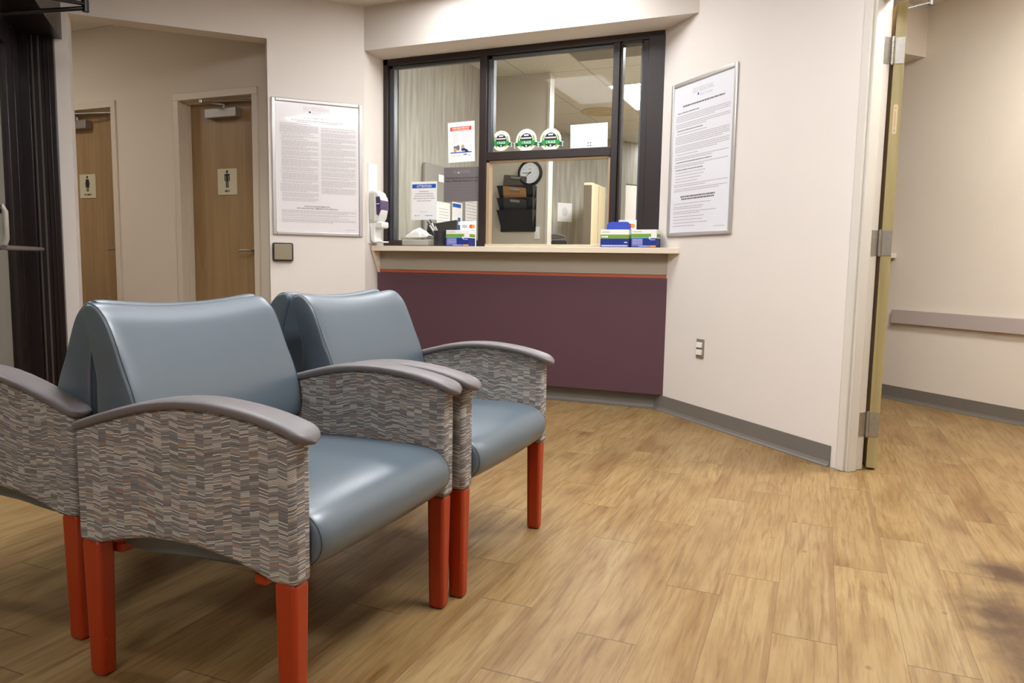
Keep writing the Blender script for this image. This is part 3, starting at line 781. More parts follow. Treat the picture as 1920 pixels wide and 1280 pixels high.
def make_chair(label):
    root = bpy.data.objects.new('waiting_chair', None); COL.objects.link(root); root.empty_display_size = 0.1
    tag(root, label, 'chair', 'waiting room chairs set back to back')
    W2 = 0.325; pt = 0.050
    # seat
    def seat_crown(u, z, t):
        c = 1 - t * t
        fu = max(0.0, min(1.0, (u + 0.10) / 0.10)); fz = max(0.0, min(1.0, (z - 0.36) / 0.09))
        return (0.010 * c * fu, 0.010 * c * fz)
    m, seams = loft_cushion(SEAT, W2 - pt - 0.001, 0.006, seat_crown)
    s = m.build('seat', M_vinyl, root)
    for q in seams: lab(MB().tube(q, 0.0010, 5, True).build('piping', M_pipe, s), 'dark seam piping')
    # backrest
    def back_crown(u, z, t):
        c = 1 - t * t
        hgt = max(0.0, min(1.0, (z - 0.47) / 0.37))
        return (-0.008 * c * hgt, -0.020 * c * hgt ** 2)
    m, seams = loft_cushion(BACK, W2 - pt - 0.003, 0.006, back_crown)
    s = m.build('backrest', M_vinyl, root)
    for q in seams: lab(MB().tube(q, 0.0010, 5, True).build('piping', M_pipe, s), 'dark seam piping')
    arch = smooth_tab([(-0.058, 0.313), (-0.085, 0.322), (-0.15, 0.338), (-0.22, 0.349), (-0.30, 0.352), (-0.38, 0.347), (-0.46, 0.333), (-0.53, 0.313)], 3)
    for sg in (-1, 1):
        # arm panel
        top = [(u, interp(CAPTOP, u) - 0.018) for u in [-0.59 + 0.59 * i / 16 for i in range(17)]]
        pts = [(0.0, 0.313)] + arch + [(-0.59, 0.313)] + top
        a0, a1 = sorted((sg * (W2 - pt), sg * W2))
        MB().prism(pts, a0, a1, 'y').build('arm_panel', M_fab, root, bevel=0.011, seg=3, angle=60)
        # arm cap
        V = []; Fc = []; n = 24; N = 26
        for i in range(N + 1):
            f_ = i / N
            u = 0.036 - 0.648 * (f_ - math.sin(2 * PI * f_) / (2 * PI) * 0.75)
            zc = interp(CAPTOP, u)
            du = 0.01
            sl = (interp(CAPTOP, min(u + du, 0.036)) - interp(CAPTOP, max(u - du, -0.612))) / (min(u + du, 0.036) - max(u - du, -0.612))
            wf = 0.0385 if u > -0.25 else 0.0385 - 0.0065 * (-0.25 - u) / 0.36
            e0 = max(0.0, min(1.0, (0.036 - u) / 0.034)); e1 = max(0.0, min(1.0, (u + 0.612) / 0.032))
            r = math.sqrt(max(0.0, 1 - (1 - e0) ** 2)) * math.sqrt(max(0.0, 1 - (1 - e1) ** 2))
            hw = wf * max(r, 0.12); th = 0.0115 * max(r ** 0.4, 0.3)
            nz = 1 / math.hypot(1, sl); nu = -sl * nz
            for j in range(n):
                t = 2 * PI * j / n
                cx, cz = math.cos(t), math.sin(t)
                px = hw * (abs(cx) ** 0.7) * (1 if cx >= 0 else -1); pz = th * (abs(cz) ** 0.55) * (1 if cz >= 0 else -1)
                V.append((u + nu * (pz - 0.0115), sg * (W2 - pt / 2) + px, zc + nz * (pz - 0.0115)))
        for i in range(N):
            for j in range(n):
                Fc.append((i * n + j, i * n + (j + 1) % n, (i + 1) * n + (j + 1) % n, (i + 1) * n + j))
        m = MB(); m.add(V, Fc, True); m.f += [tuple(range(n)), tuple(N * n + j for j in range(n))]; m.sm += [True, True]
        m.build('arm_cap', M_cap, root)
        # legs
        for u0, u1 in ((-0.056, -0.004), (-0.587, -0.535)):
            b0, b1 = sorted((sg * (W2 - 0.003), sg * (W2 - pt + 0.002)))
            g = 0.004
            v = [(u0 + g, b0 + g, 0), (u1 - g, b0 + g, 0), (u1 - g, b1 - g, 0), (u0 + g, b1 - g, 0), (u0, b0, 0.316), (u1, b0, 0.316), (u1, b1, 0.316), (u0, b1, 0.316)]
            m = MB(); m.add(v, [(3, 2, 1, 0), (4, 5, 6, 7), (0, 1, 5, 4), (1, 2, 6, 5), (2, 3, 7, 6), (3, 0, 4, 7)])
            m.build('leg', M_leg, root, bevel=0.009, seg=3)
    for u in (-0.115, -0.52):
        MB().box(u - 0.03, u, -(W2 - pt), W2 - pt, 0.276, 0.299).build('rail', M_leg, root, bevel=0.003)
    return root
def copy_tree(o, parent=None):
    c = o.copy(); COL.objects.link(c)
    if parent: c.parent = parent
    for ch in list(o.children): copy_tree(ch, c)
    return c
ch = make_chair('blue-grey vinyl chair nearest the camera, facing the hall doorway')
ch.location = (-0.884, 1.402, 0)
chairs = [((-0.866, 2.083, 0), 0, 'blue-grey vinyl chair in front of the plum counter, facing the hall doorway'),
          ((-2.193, 1.490, 0), PI, 'blue-grey chair backing onto the nearest chair, one fabric arm and back sliver showing'),
          ((-2.20, 2.176, 0), PI, 'blue-grey chair facing away whose back top peeks over the chair by the plum counter')]
for loc, rz, lb in chairs:
    c = copy_tree(ch); c.location = loc; c.rotation_euler = (0, 0, rz); c['label'] = lb

# ------------------------------------------------------------------ framed posters
def poster(M, label, layout, sheet_mat, seed, toler):
    W_, H_ = 0.626, 0.940
    p = thing('poster_frame', label, 'poster', M)
    fr = MB(); b_ = 0.026
    fr.box(0, b_, -0.014, 0, 0, H_); fr.box(W_ - b_, W_, -0.014, 0, 0, H_); fr.box(b_, W_ - b_, -0.014, 0, H_ - b_, H_); fr.box(b_, W_ - b_, -0.014, 0, 0, b_)
    fr.build('frame', M_silver, p, bevel=0.006, seg=3)
    MB().box(b_ - 0.004, W_ - b_ + 0.004, -0.006, -0.0005, b_ - 0.004, H_ - b_ + 0.004).build('sheet', sheet_mat, p)
    rng = random.Random(seed); y = -0.0066
    d = MB(); g = MB(); l = MB(); bl = MB()
    layout(d, g, l, bl, y, rng, W_, H_)
    flat('heading_print', d, M_inkd, p); flat('body_print', g, M_ink, p); flat('logo_print', l, M_inkl, p); flat('logo_mark', bl, M_inkb, p)
def para(mb, x0, x1, zt, n, step, th, y, rng, last=0.6):
    for i in range(n):
        e = x1 if i < n - 1 else x0 + (x1 - x0) * rng.uniform(last * 0.6, last)
        bars(mb, x0, e, zt - i * step, th, y, rng)
    return zt - n * step
def layout_a(d, g, l, bl, y, rng, W_, H_):
    cx = 0.305
    put_text(l, 'SELF REGIONAL', cx, 0.868, y, 0.026, 0.185, bold=0.0); l.quad(cx - 0.092, cx + 0.092, 0.861, 0.8625, y)
    put_text(l, 'HEALTHCARE', cx + 0.03, 0.838, y, 0.017, 0.125)
    bl.poly([(cx - 0.045, 0.847), (cx - 0.036, 0.856), (cx - 0.045, 0.865), (cx - 0.054, 0.856)], y - 0.0002)
    put_text(d, 'NOTICE OF PRIVACY PRACTICES', cx, 0.810, y, 0.0095, 0.17, bold=0.02)
    bars(g, 0.13, 0.49, 0.793, 0.006, y, rng); bars(g, 0.17, 0.45, 0.783, 0.005, y, rng)
    z = 0.768
    for blk in (1, 7, 1, 2, 1, 5, 3, 4, 2, 6, 3, 1, 6, 2, 7, 4, 3):
        z = para(g, 0.055 if blk in (1, 7) else 0.066, 0.315, z, blk, 0.0083, 0.0042, y, rng, 1.0) - 0.0035
        if z < 0.245: break
    z = 0.752
    for blk in (1, 2, 4, 4, 4, 6, 3, 5, 3, 4, 2, 6, 5):
        z = para(g, 0.335, 0.578, z, blk, 0.0083, 0.0042, y, rng, 1.0) - 0.0045
        if z < 0.32: break
    put_text(d, 'NOTICE OF NONDISCRIMINATION', cx, 0.200, y, 0.0098, 0.175, bold=0.02)
    put_text(d, 'AND LANGUAGE AND COMMUNICATION ASSISTANCE', cx, 0.186, y, 0.0098, 0.285, bold=0.02)
    z = 0.172
    for blk in (3, 2, 1, 3): z = para(g, 0.062, 0.575, z, blk, 0.0085, 0.0045, y, rng, 1.0) - 0.004
    bars(g, 0.50, 0.575, 0.045, 0.004, y, rng)
def layout_b(d, g, l, bl, y, rng, W_, H_):
    cx = 0.315
    put_text(l, 'SELF REGIONAL', cx, 0.850, y, 0.030, 0.20); put_text(l, 'HEALTHCARE', cx + 0.03, 0.825, y, 0.014, 0.12)
    bl.poly([(cx - 0.045, 0.828), (cx - 0.036, 0.838), (cx - 0.045, 0.848), (cx - 0.054, 0.838)], y - 0.0002)
    bars(d, 0.12, 0.52, 0.785, 0.009, y, rng)
    z = 0.75
    for blk, hd in ((1, 1), (4, 0), (3, 0), (0, 1), (1, 0), (5, 0), (4, 0), (1, 0), (2, 0), (1, 1), (2, 0), (1, 1), (1, 0), (1, 0), (1, 0), (1, 0), (2, 0), (2, 0)):
        n = max(blk, 1)
        z = para(d if hd else g, 0.055 if n > 1 else 0.07, 0.575 if n > 1 else rng.uniform(0.3, 0.56), z, n, 0.0105, 0.005, y, rng, 0.9) - 0.0075
    z -= 0.02
    bars(d, 0.13, 0.47, z, 0.009, y, rng); bars(d, 0.14, 0.46, z - 0.015, 0.009, y, rng); z -= 0.04
    for n in (1, 2, 2, 1, 1, 1, 1): z = para(g, 0.06, rng.uniform(0.35, 0.575), z, n, 0.011, 0.005, y, rng, 0.95) - 0.008
    bars(g, 0.47, 0.57, 0.05, 0.004, y, rng)
poster(LW @ Matrix.Translation((-0.644, 0, 1.116)), 'silver framed two-column notice on the wall by the restroom opening', layout_a, M_poster, 11, 0)
poster(RW @ Matrix.Translation((0.103, 0, 1.126)), 'silver framed single-column notice on the wall towards the hall door', layout_b, M_posterb, 12, 0)

# ------------------------------------------------------------------ wall fittings
p = thing('push_plate', 'square steel door-opener push plate with black surround', 'switch', LW @ Matrix.Translation((-0.580, 0, 0.996)))
MB().rbox(-0.070, 0.070, -0.024, 0, -0.064, 0.064, 0.012).build('surround', M_black, p, bevel=0.004)
MB().rbox(-0.060, 0.060, -0.034, -0.02, -0.055, 0.055, 0.004).build('plate', M_brownplate, p, bevel=0.006)
p = thing('wall_outlet', 'white double outlet plate low on the wall near the doorway', 'outlet', RW @ Matrix.Translation((0.492, 0, 0.451)))
MB().rbox(-0.036, 0.036, -0.006, 0, -0.058, 0.058, 0.004).build('plate', M_brownplate, p, bevel=0.002)
for z in (0.022, -0.022): MB().rbox(-0.026, 0.022, -0.014, -0.004, z - 0.016, z + 0.016, 0.004).build('socket', M_white, p, bevel=0.002)
p = thing('crash_rail', 'flat grey-mauve crash rail along the hall wall', 'rail', HW)
MB().box(0.055, 3.4, -0.028, 0, 0.558, 0.660).build('rail_band', M_rail, p, bevel=0.005)
p = thing('wall_ledge', 'short cream ledge on the hall wall behind the door edge', 'ledge', HW)
MB().box(-0.9, 0.042, -0.16, 0, 1.028, 1.064).build('ledge_top', M_trim, p, bevel=0.004)

# sanitizer dispenser on the return wall beside the window (faces +x)
SD = frame(-3.100, 4.690, 0, 0, 1)     # x along +Y, y towards -X (into the wall)
p = thing('dispenser_board', 'white backing board between poster and window frame', 'board', SD)
MB().rbox(-0.056, 0.060, -0.008, 0, 1.075, 1.655, 0.006).build('backing_board', M_white, p)
p = thing('sanitizer_dispenser', 'white hand sanitizer dispenser with violet label beside the window', 'dispenser', SD)
prof = [(-0.008, 1.225), (-0.075, 1.225), (-0.098, 1.262), (-0.108, 1.32), (-0.105, 1.40), (-0.085, 1.445), (-0.05, 1.462), (-0.008, 1.462)]
MB().prism(prof, -0.050, 0.056, 'x').build('housing', M_white, p, bevel=0.012, seg=3)
MB().prism([(-0.012, 1.24), (-0.055, 1.24), (-0.055, 1.44), (-0.012, 1.44)], -0.0535, -0.049, 'x').build('side_window', M_clearp, p, bevel=0.002)
o = MB().prism([(-0.074, 1.288), (-0.092, 1.275), (-0.1085, 1.32), (-0.1065, 1.385), (-0.098, 1.415), (-0.068, 1.41)], -0.0525, 0.0585, 'x').build('label_band', M_violet, p); lab(o, 'violet front label')
o = MB()
o.box(-0.056, -0.053, -0.098, -0.075, 1.358, 1.363); o.build('label_print', M_paper, p)
MB().rbox(-0.042, 0.046, -0.118, -0.04, 1.185, 1.232, 0.012, axis='x').build('push_lever', M_white, p, bevel=0.008)
MB().prism([(-0.008, 1.225), (-0.06, 1.225), (-0.048, 1.12), (-0.056, 1.092), (-0.115, 1.090), (-0.115, 1.082), (-0.04, 1.078), (-0.022, 1.10), (-0.008, 1.225)][:-1], -0.045, 0.05, 'x').build('drip_tray', M_white, p, bevel=0.003)

# ------------------------------------------------------------------ notices on the glass
GY = 4.845 + 0.044      # front of the fixed panes
def sheet(name, label, x0, x1, z0, z1, cat='notice', m=M_paper, y=GY - 0.0012, tilt=0.0, group=None):
    M = frame((x0 + x1) / 2, y, (z0 + z1) / 2, 1, 0) @ Matrix.Rotation(tilt, 4, 'Y')
    t = thing(name, label, cat, M, group)
    w2, h2 = (x1 - x0) / 2, (z1 - z0) / 2
    MB().box(-w2, w2, 0, 0.0008, -h2, h2).build('sheet', m, t)
    return t, w2, h2
rng = random.Random(5); Y1 = -0.0006
t, w2, h2 = sheet('attention_notice', 'white sheet headed ATTENTION in a blue bar, taped to the wide pane', -2.880, -2.662, 1.258, 1.540)
m = MB(); m.quad(-w2 + 0.008, w2 - 0.008, h2 - 0.048, h2 - 0.018, Y1); flat('heading_bar', m, M_blue, t)
m = MB(); put_text(m, 'ATTENTION', 0, h2 - 0.042, Y1 * 2, 0.018, 0.125, bold=0.015); flat('heading_text', m, M_paper, t)
m = MB()
for i, (a, z) in enumerate(((0.042, 0.065), (0.075, 0.048), (0.084, 0.031), (0.092, 0.014), (0.06, -0.004))): bars(m, -a, a, z, 0.0075, Y1, rng)
bars(m, -0.035, 0.03, -0.083, 0.004, Y1, rng); bars(m, -0.075, -0.035, -0.112, 0.006, Y1, rng)
flat('body_text', m, M_inkl, t)
m = MB(); m.quad(-0.078, -0.072, -0.113, -0.104, Y1); bars(m, 0.01, 0.075, -0.112, 0.006, Y1, rng); flat('logo_print', m, M_cyan, t)

t, w2, h2 = sheet('health_flyer', 'white flyer with red heading and blue stripe, high on the wide pane', -2.572, -2.356, 1.672, 1.958, tilt=math.radians(-1.5))
m = MB(); m.quad(-w2 + 0.02, w2 - 0.024, h2 - 0.062, h2 - 0.034, Y1); flat('heading_bar', m, M_red, t)
m = MB(); bars(m, -0.072, 0.066, h2 - 0.047, 0.007, Y1 * 2, rng); bars(m, -0.07, 0.064, h2 - 0.058, 0.005, Y1 * 2, rng); flat('heading_text', m, M_cream, t)
m = MB()
for i in range(6): bars(m, -0.065, -0.015, 0.06 - i * 0.013, 0.005, Y1, rng); bars(m, 0.01, 0.07, 0.06 - i * 0.013, 0.005, Y1, rng)
for i in range(2): bars(m, -0.08, 0.0, -0.092 - i * 0.008, 0.004, Y1, rng)
flat('body_text', m, mat('faint_ink', (214, 212, 212), 0.7), t)
m = MB(); m.quad(-w2 + 0.02, w2 - 0.024, -h2 + 0.066, -h2 + 0.073, Y1); m.poly([(0.0, -0.045), (0.03, -0.045), (0.035, -0.07), (0.06, -0.066), (0.062, -0.075), (0.0, -0.062)], Y1 * 2); m.disc(0.03, -0.062, Y1 * 2, 0.022, 0.012); bars(m, 0.018, 0.045, -0.094, 0.008, Y1, rng); flat('blue_print', m, M_blue, t)
m = MB(); m.disc(0.012, -0.034, Y1 * 1.5, 0.013, 0.015); m.disc(-0.05, -0.055, Y1 * 1.5, 0.013, 0.015); m.disc(0.02, -0.066, Y1 * 2.5, 0.012, 0.006); m.poly([(0.062, -0.088), (0.07, -0.1), (0.058, -0.104)], Y1); flat('photo_skin', m, M_skin, t)
m = MB(); m.disc(-0.026, -0.040, Y1 * 1.5, 0.013, 0.02); m.disc(-0.048, -0.036, Y1 * 1.2, 0.016, 0.01); flat('photo_dark', m, M_inkd, t)

t, w2, h2 = sheet('laboratory_notice', 'grey board about choosing a laboratory, beside the window post', -2.604, -2.306, 1.388, 1.636, m=M_greysign)
m = MB(); put_text(m, 'SELF REGIONAL', -0.0, h2 - 0.042, Y1, 0.020, 0.135); flat('logo_print', m, mat('sign_logo_ink', (150, 140, 140), 0.6), t)
m = MB(); m.disc(-0.027, h2 - 0.04, Y1 * 2, 0.005, n=12); flat('logo_mark', m, M_paper, t)
m = MB()
put_text(m, 'The laboratory you choose may', 0, h2 - 0.083, Y1, 0.0145, 0.268, bold=0.012); put_text(m, 'have a financial impact on you.', 0, h2 - 0.104, Y1, 0.0145, 0.268, bold=0.012)
flat('heading_text', m, M_blk, t)
m = MB()
for i, a in enumerate((0.098, 0.095, 0.115, 0.13, 0.138, 0.098)): bars(m, -a, a, h2 - 0.128 - i * 0.0215, 0.0105, Y1, rng)
flat('body_text', m, M_inkd, t)

t, w2, h2 = sheet('white_notice', 'plain white sheet with pale grey lines on the upper pane', -1.630, -1.369, 1.723, 1.890, m=mat('bright_paper', (246, 246, 248), 0.5), tilt=math.radians(-1.0))
m = MB()
for i, a in enumerate((0.075, 0.1, 0.1, 0.075)): bars(m, -a, a, 0.052 - i * 0.023, 0.010, Y1, rng)
flat('body_text', m, mat('faint_ink', (214, 212, 212), 0.7), t)
m = MB()
for sx in (-1, 1):
    for sz in (-1, 1): m.quad(0.004 + sx * 0.009 - 0.004, 0.004 + sx * 0.009 + 0.004, -0.052 + sz * 0.009 - 0.004, -0.052 + sz * 0.009 + 0.004, Y1)
flat('cross_mark', m, M_badged, t)

def badge(cx, cz, R, label):
    t = thing('award_sticker', label, 'sticker', frame(cx, GY - 0.001, cz, 1, 0), 'award rosette stickers on the upper pane')
    n = 28; pts = []
    for i in range(n * 2):
        r = R * (1.0 if i % 2 else 0.94); a = PI * i / n; pts.append((r * math.cos(a), r * math.sin(a)))
    rib = [(-R * 1.16, -R * 0.62), (-R * 0.9, -R * 0.52), (R * 0.9, -R * 0.52), (R * 1.16, -R * 0.62), (R * 1.08, -R * 0.38), (R * 1.2, -R * 0.2), (R * 0.9, -R * 0.16), (-R * 0.9, -R * 0.16), (-R * 1.2, -R * 0.2), (-R * 1.08, -R * 0.38)]
    m = MB().prism(pts, 0, 0.0006, 'y'); m.build('seal', M_cream, t)
    k = 0.94
    m = MB().poly(rib, -0.0003); flat('ribbon_edge', m, M_paper, t)
    m = MB().poly([(-R * 1.1, -R * 0.57), (-R * 0.8, -R * 0.48), (R * 0.8, -R * 0.48), (R * 1.1, -R * 0.57), (R * 1.02, -R * 0.38), (R * 1.12, -R * 0.24), (R * 0.8, -R * 0.16), (-R * 0.8, -R * 0.16), (-R * 1.12, -R * 0.24), (-R * 1.02, -R * 0.38)], -0.0005); flat('ribbon_tails', m, M_badged, t)
    m = MB()
    for s0, s1 in ((-55, 35), (145, 235)):
        P = [(R * 0.78 * math.cos(math.radians(s0 + (s1 - s0) * i / 14)), R * 0.78 * math.sin(math.radians(s0 + (s1 - s0) * i / 14))) for i in range(15)]
        P += [(R * 0.66 * math.cos(math.radians(s1 + (s0 - s1) * i / 14)), R * 0.66 * math.sin(math.radians(s1 + (s0 - s1) * i / 14))) for i in range(15)]
        m.poly(P, -0.0007)
    flat('wreath', m, M_green, t)
    m = MB().disc(0, 0, -0.0009, R * 0.60); flat('centre', m, M_blk, t)
    m = MB().poly([(-R * 0.82, -R * 0.36), (R * 0.82, -R * 0.36), (R * 0.82, -R * 0.02), (-R * 0.82, -R * 0.02)], -0.0012); flat('ribbon', m, M_badge, t)
    m = MB()
    put_text(m, '1 PLACE', 0.03 * R, -R * 0.28, -0.0015, R * 0.19, R * 0.82, bold=0.02); m.quad(-R * 0.22, R * 0.22, R * 0.38, R * 0.5, -0.0015); bars(m, -R * 0.5, R * 0.5, R * 0.13, R * 0.11, -0.0015, rng); m.quad(-R * 0.07, R * 0.07, -R * 0.54, -R * 0.42, -0.0015)
    flat('lettering', m, M_paper, t)
badge(-2.148, 1.808, 0.073, 'green ribbon award rosette nearest the wide pane post')
badge(-1.955, 1.803, 0.080, 'green ribbon award rosette in the middle of its row of three')
badge(-1.774, 1.798, 0.080, 'green ribbon award rosette next to the white notice')

# ------------------------------------------------------------------ things on the counter
CT = 1.057
def mask_box(x0, x1, yf, kind, label, rz=0.0):
    M = frame(x0, yf, CT, 1, 0) @ Matrix.Rotation(rz, 4, 'Z')
    t = thing('glove_box', label, 'box', M, 'green and blue supply boxes on the counter')
    w_ = x1 - x0; h_ = 0.115; d_ = 0.10
    MB().box(0, w_, 0, d_, 0, h_).build('carton', M_paper, t, bevel=0.0015)
    e_ = 0.0007
    def wrap(z0, z1, m, name, xa=0.0, xb=None, side=True, k=1.0):
        q = MB(); xb = w_ if xb is None else xb
        q.box(xa - (e_ if xa == 0 else 0), xb, -e_ * k, 0.0005, z0, z1)
        if side: q.box(w_ - 0.0005, w_ + e_ * k, -e_ * k, d_, z0, z1)
        q.build(name, m, t)
    if kind == 'a':
        wrap(0.058, 0.083, M_green, 'green_band'); wrap(0.0, 0.057, M_navy, 'navy_band'); wrap(0.004, 0.018, M_peri, 'footer_print', 0.004, w_ - 0.004, False, 1.6)
        q = MB(); bars(q, 0.008, 0.06, 0.096, 0.006, -e_ * 2, rng); flat('brand_print', q, M_inkl, t)
        q = MB(); bars(q, 0.006, 0.05, 0.064, 0.010, -e_ * 2, rng); bars(q, 0.008, w_ - 0.01, 0.008, 0.005, -e_ * 3, rng); bars(q, w_ - 0.03, w_ - 0.008, 0.03, 0.006, -e_ * 2, rng); flat('small_print', q, M_paper, t)
    else:
        wrap(0.066, 0.088, M_green, 'green_band', 0, w_ * 0.78, False); wrap(0.0, 0.060, M_navy, 'navy_band'); wrap(0.060, 0.066, M_cyan, 'cyan_line', 0, w_ * 0.75, False)
        q = MB().box(w_ - 0.0005, w_ + e_, 0.004, d_, 0.066, 0.088); q.build('side_green_band', M_green, t)
        wrap(0.008, 0.058, M_peri, 'text_block', 0.004, w_ * 0.46, False, 1.6)
        q = MB(); bars(q, 0.008, 0.07, 0.098, 0.006, -e_ * 2, rng); flat('brand_print', q, M_inkl, t)
        q = MB()
        for i in range(4): bars(q, 0.01, w_ * 0.44, 0.05 - i * 0.009, 0.004, -e_ * 2.4, rng)
        bars(q, w_ * 0.3, w_ * 0.72, 0.006, 0.007, -e_ * 2.4, rng); bars(q, w_ * 0.75, w_ * 0.95, 0.047, 0.007, -e_ * 2.4, rng)
        flat('small_print', q, mat('lilac_print', (178, 178, 220), 0.6), t)
        q = MB().quad(w_ * 0.74, w_ * 0.98, 0.005, 0.014, -e_ * 2.4); flat('amber_print', q, M_amber, t)
        q = MB().quad(w_ * 0.70, w_ * 0.76, 0.054, 0.070, -e_ * 2.6); flat('white_tab', q, M_paper, t)
    return t
mask_box(-2.480, -2.300, 4.695, 'b', 'green and blue supply box beside the pen cup', math.radians(2))
mask_box(-1.343, -1.155, 4.700, 'a', 'green and blue supply box nearer the sliding pane, with plain bands')
mask_box(-1.140, -0.975, 4.705, 'b', 'green and blue supply box nearest the framed notice wall', math.radians(-2))
# blue rounded backing card behind the boxes
t = thing('blue_card', 'plain blue rounded card standing behind the paired supply boxes', 'card', frame(-1.254, 4.812, CT, 1, 0))
MB().rbox(-0.080, 0.080, 0, 0.004, 0.0, 0.172, 0.030).build('card_face', mat('card_blue', (58, 76, 170), 0.35), t)
def card_sign(x, y, w_, h_, label):
    t = thing('payment_sign', label, 'sign', frame(x, y, CT, 1, 0), 'payment card signs')
    MB().box(0, w_, 0, 0.004, 0, h_).build('sign_face', M_paper, t)
    q = MB(); put_text(q, 'VISA', w_ * 0.28, h_ - 0.048, -0.0006, 0.022, w_ * 0.34, bold=0.02); bars(q, w_ * 0.1, w_ * 0.46, h_ - 0.078, 0.006, -0.0006, rng); flat('lettering', q, M_inkd, t)
    q = MB().disc(w_ * 0.68, h_ - 0.038, -0.0006, 0.014); flat('red_disc', q, M_red, t)
    q = MB().disc(w_ * 0.82, h_ - 0.038, -0.0009, 0.014); flat('amber_disc', q, M_amber, t)
    q = MB().quad(w_ * 0.62, w_ * 0.88, h_ - 0.085, h_ - 0.063, -0.0006); flat('cyan_patch', q, M_cyan, t)
card_sign(-2.428, 4.812, 0.128, 0.184, 'white payment card sign behind the box by the pen cup')
card_sign(-1.258, 4.824, 0.120, 0.184, 'white payment card sign behind the blue card')
# pen cup and pens
t = thing('pen_cup', 'black mesh pen cup holding three pens', 'cup', frame(-2.553, 4.735, CT, 1, 0))
MB().lathe([(0.040, 0.0), (0.043, 0.004), (0.046, 0.108), (0.048, 0.108), (0.048, 0.112), (0.044, 0.112), (0.041, 0.008), (0.0, 0.006)], 24, 'z').build('mesh_cup', M_mesh, t)
for i, (bx, by, tx, ty, tz, m, lb) in enumerate(((-2.545, 4.750, -2.658, 4.740, 1.235, M_silver, 'silver pen leaning furthest left in the mesh cup'), (-2.535, 4.728, -2.628, 4.724, 1.250, M_white, 'white pen with black cap between the other two in the mesh cup'), (-2.530, 4.742, -2.590, 4.708, 1.222, mat('pale_grey_pen', (180, 178, 176), 0.35), 'pale grey pen standing steepest in the mesh cup'))):
    b0 = Vector((bx, by, CT + 0.014)); b1 = Vector((tx, ty, tz))
    q = thing('pen', lb, 'pen', Matrix.Translation(b0), 'pens in the cup')
    v = b1 - b0
    MB().cyl((0, 0, 0), tuple(v * 0.84), 0.0065, 12).build('barrel', m, q)
    MB().cyl(tuple(v * 0.84), tuple(v), 0.0068, 12, 0.0045).build('pen_cap', M_black, q)
# tissue box
t = thing('tissue_box', 'clear acrylic box with white tissues spilling over the top', 'tissue box', frame(-2.735, 4.745, CT, 1, 0))
q = MB(); a, b_, hh, th = 0.115, 0.062, 0.062, 0.003
q.box(-a, a, -b_, -b_ + th, 0, hh); q.box(-a, a, b_ - th, b_, 0, hh); q.box(-a, -a + th, -b_ + th, b_ - th, 0, hh); q.box(a - th, a, -b_ + th, b_ - th, 0, hh); q.box(-a + th, a - th, -b_ + th, b_ - th, 0, 0.003)
q.build('acrylic_box', M_acry, t)
nx, ny = 16, 8
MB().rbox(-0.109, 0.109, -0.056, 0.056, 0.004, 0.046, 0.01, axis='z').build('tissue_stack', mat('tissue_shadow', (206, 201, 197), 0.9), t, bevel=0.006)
V = []; Fc = []
for i in range(nx + 1):
    for j in range(ny + 1):
        x = -0.078 + 0.180 * i / nx; y = -0.05 + 0.09 * j / ny
        f_ = i / nx
        ridge = (0.020 + 0.060 * math.sin(PI * min(1, max(0, f_ * 1.05))) ** 0.8) * (1 - 0.45 * abs(2 * j / ny - 1.0))
        V.append((x, y, 0.064 + ridge * 0.85 + 0.003 * math.sin(i * 1.1 + j * 1.3)))
for i in range(nx):
    for j in range(ny): Fc.append((i * (ny + 1) + j, (i + 1) * (ny + 1) + j, (i + 1) * (ny + 1) + j + 1, i * (ny + 1) + j + 1))
n_ = len(V)
V += [(x, y, 0.062) for x, y, z in V]
for i in range(nx): Fc += [(i * (ny + 1), n_ + i * (ny + 1), n_ + (i + 1) * (ny + 1), (i + 1) * (ny + 1)), (i * (ny + 1) + ny, (i + 1) * (ny + 1) + ny, n_ + (i + 1) * (ny + 1) + ny, n_ + i * (ny + 1) + ny)]
q = MB(); q.add(V, Fc, True); q.build('tissue', M_tissue, t)

# ------------------------------------------------------------------ inside the office
t = thing('monitor', 'dark monitor back on the desk behind the wide pane', 'monitor', frame(-2.79, 5.20, 1.0565, 1, 0.12))
MB().prism([(-0.135, 0.075), (0.130, 0.075), (0.130, 0.222), (-0.118, 0.185)], 0.0, 0.035, 'y').build('screen_back', M_darkgrey, t, bevel=0.004)
MB().box(-0.118, 0.118, -0.004, 0.0, 0.128, 0.136).build('vent_slot', M_black, t)
MB().box(-0.03, 0.03, 0.005, 0.03, 0.0, 0.09).box(-0.09, 0.09, -0.05, 0.08, 0.0, 0.012).build('stand', M_black, t, bevel=0.003)
t = thing('pinboard', 'grey felt pinboard with rounded corner on the office side wall', 'board', frame(-3.0385, 5.32, 0, 0, 1))
MB().rbox(0.0, 1.02, -0.028, 0, 1.0, 1.755, 0.05).build('felt_panel', M_felt, t, bevel=0.006)
def side_paper(y0_, y1_, z0, z1, label, fn, name='pinned_paper'):
    t = thing(name, label, 'paper', frame(-3.040, y0_, 0, 0, 1) @ Matrix.Translation((0, -0.0325, 0)))
    MB().box(0, y1_ - y0_, -0.001, 0, z0, z1).build('sheet', M_paper, t); fn(t, y1_ - y0_, z0, z1)
def fn1(t, w_, z0, z1):
    m = MB()
    for i in range(8): bars(m, 0.04, w_ - 0.03, z1 - 0.06 - i * 0.025, 0.006, -0.0016, rng)
    flat('body_text', m, M_inkl, t)
def fn2(t, w_, z0, z1):
    m = MB(); m.quad(0.01, w_ - 0.03, z1 - 0.045, z1 - 0.012, -0.0016); m.quad(w_ * 0.55, w_ - 0.03, z0 + 0.06, z0 + 0.105, -0.0016); m.quad(w_ * 0.55, w_ - 0.04, z0 + 0.135, z0 + 0.17, -0.0016)
    flat('blue_print', m, M_blue, t)
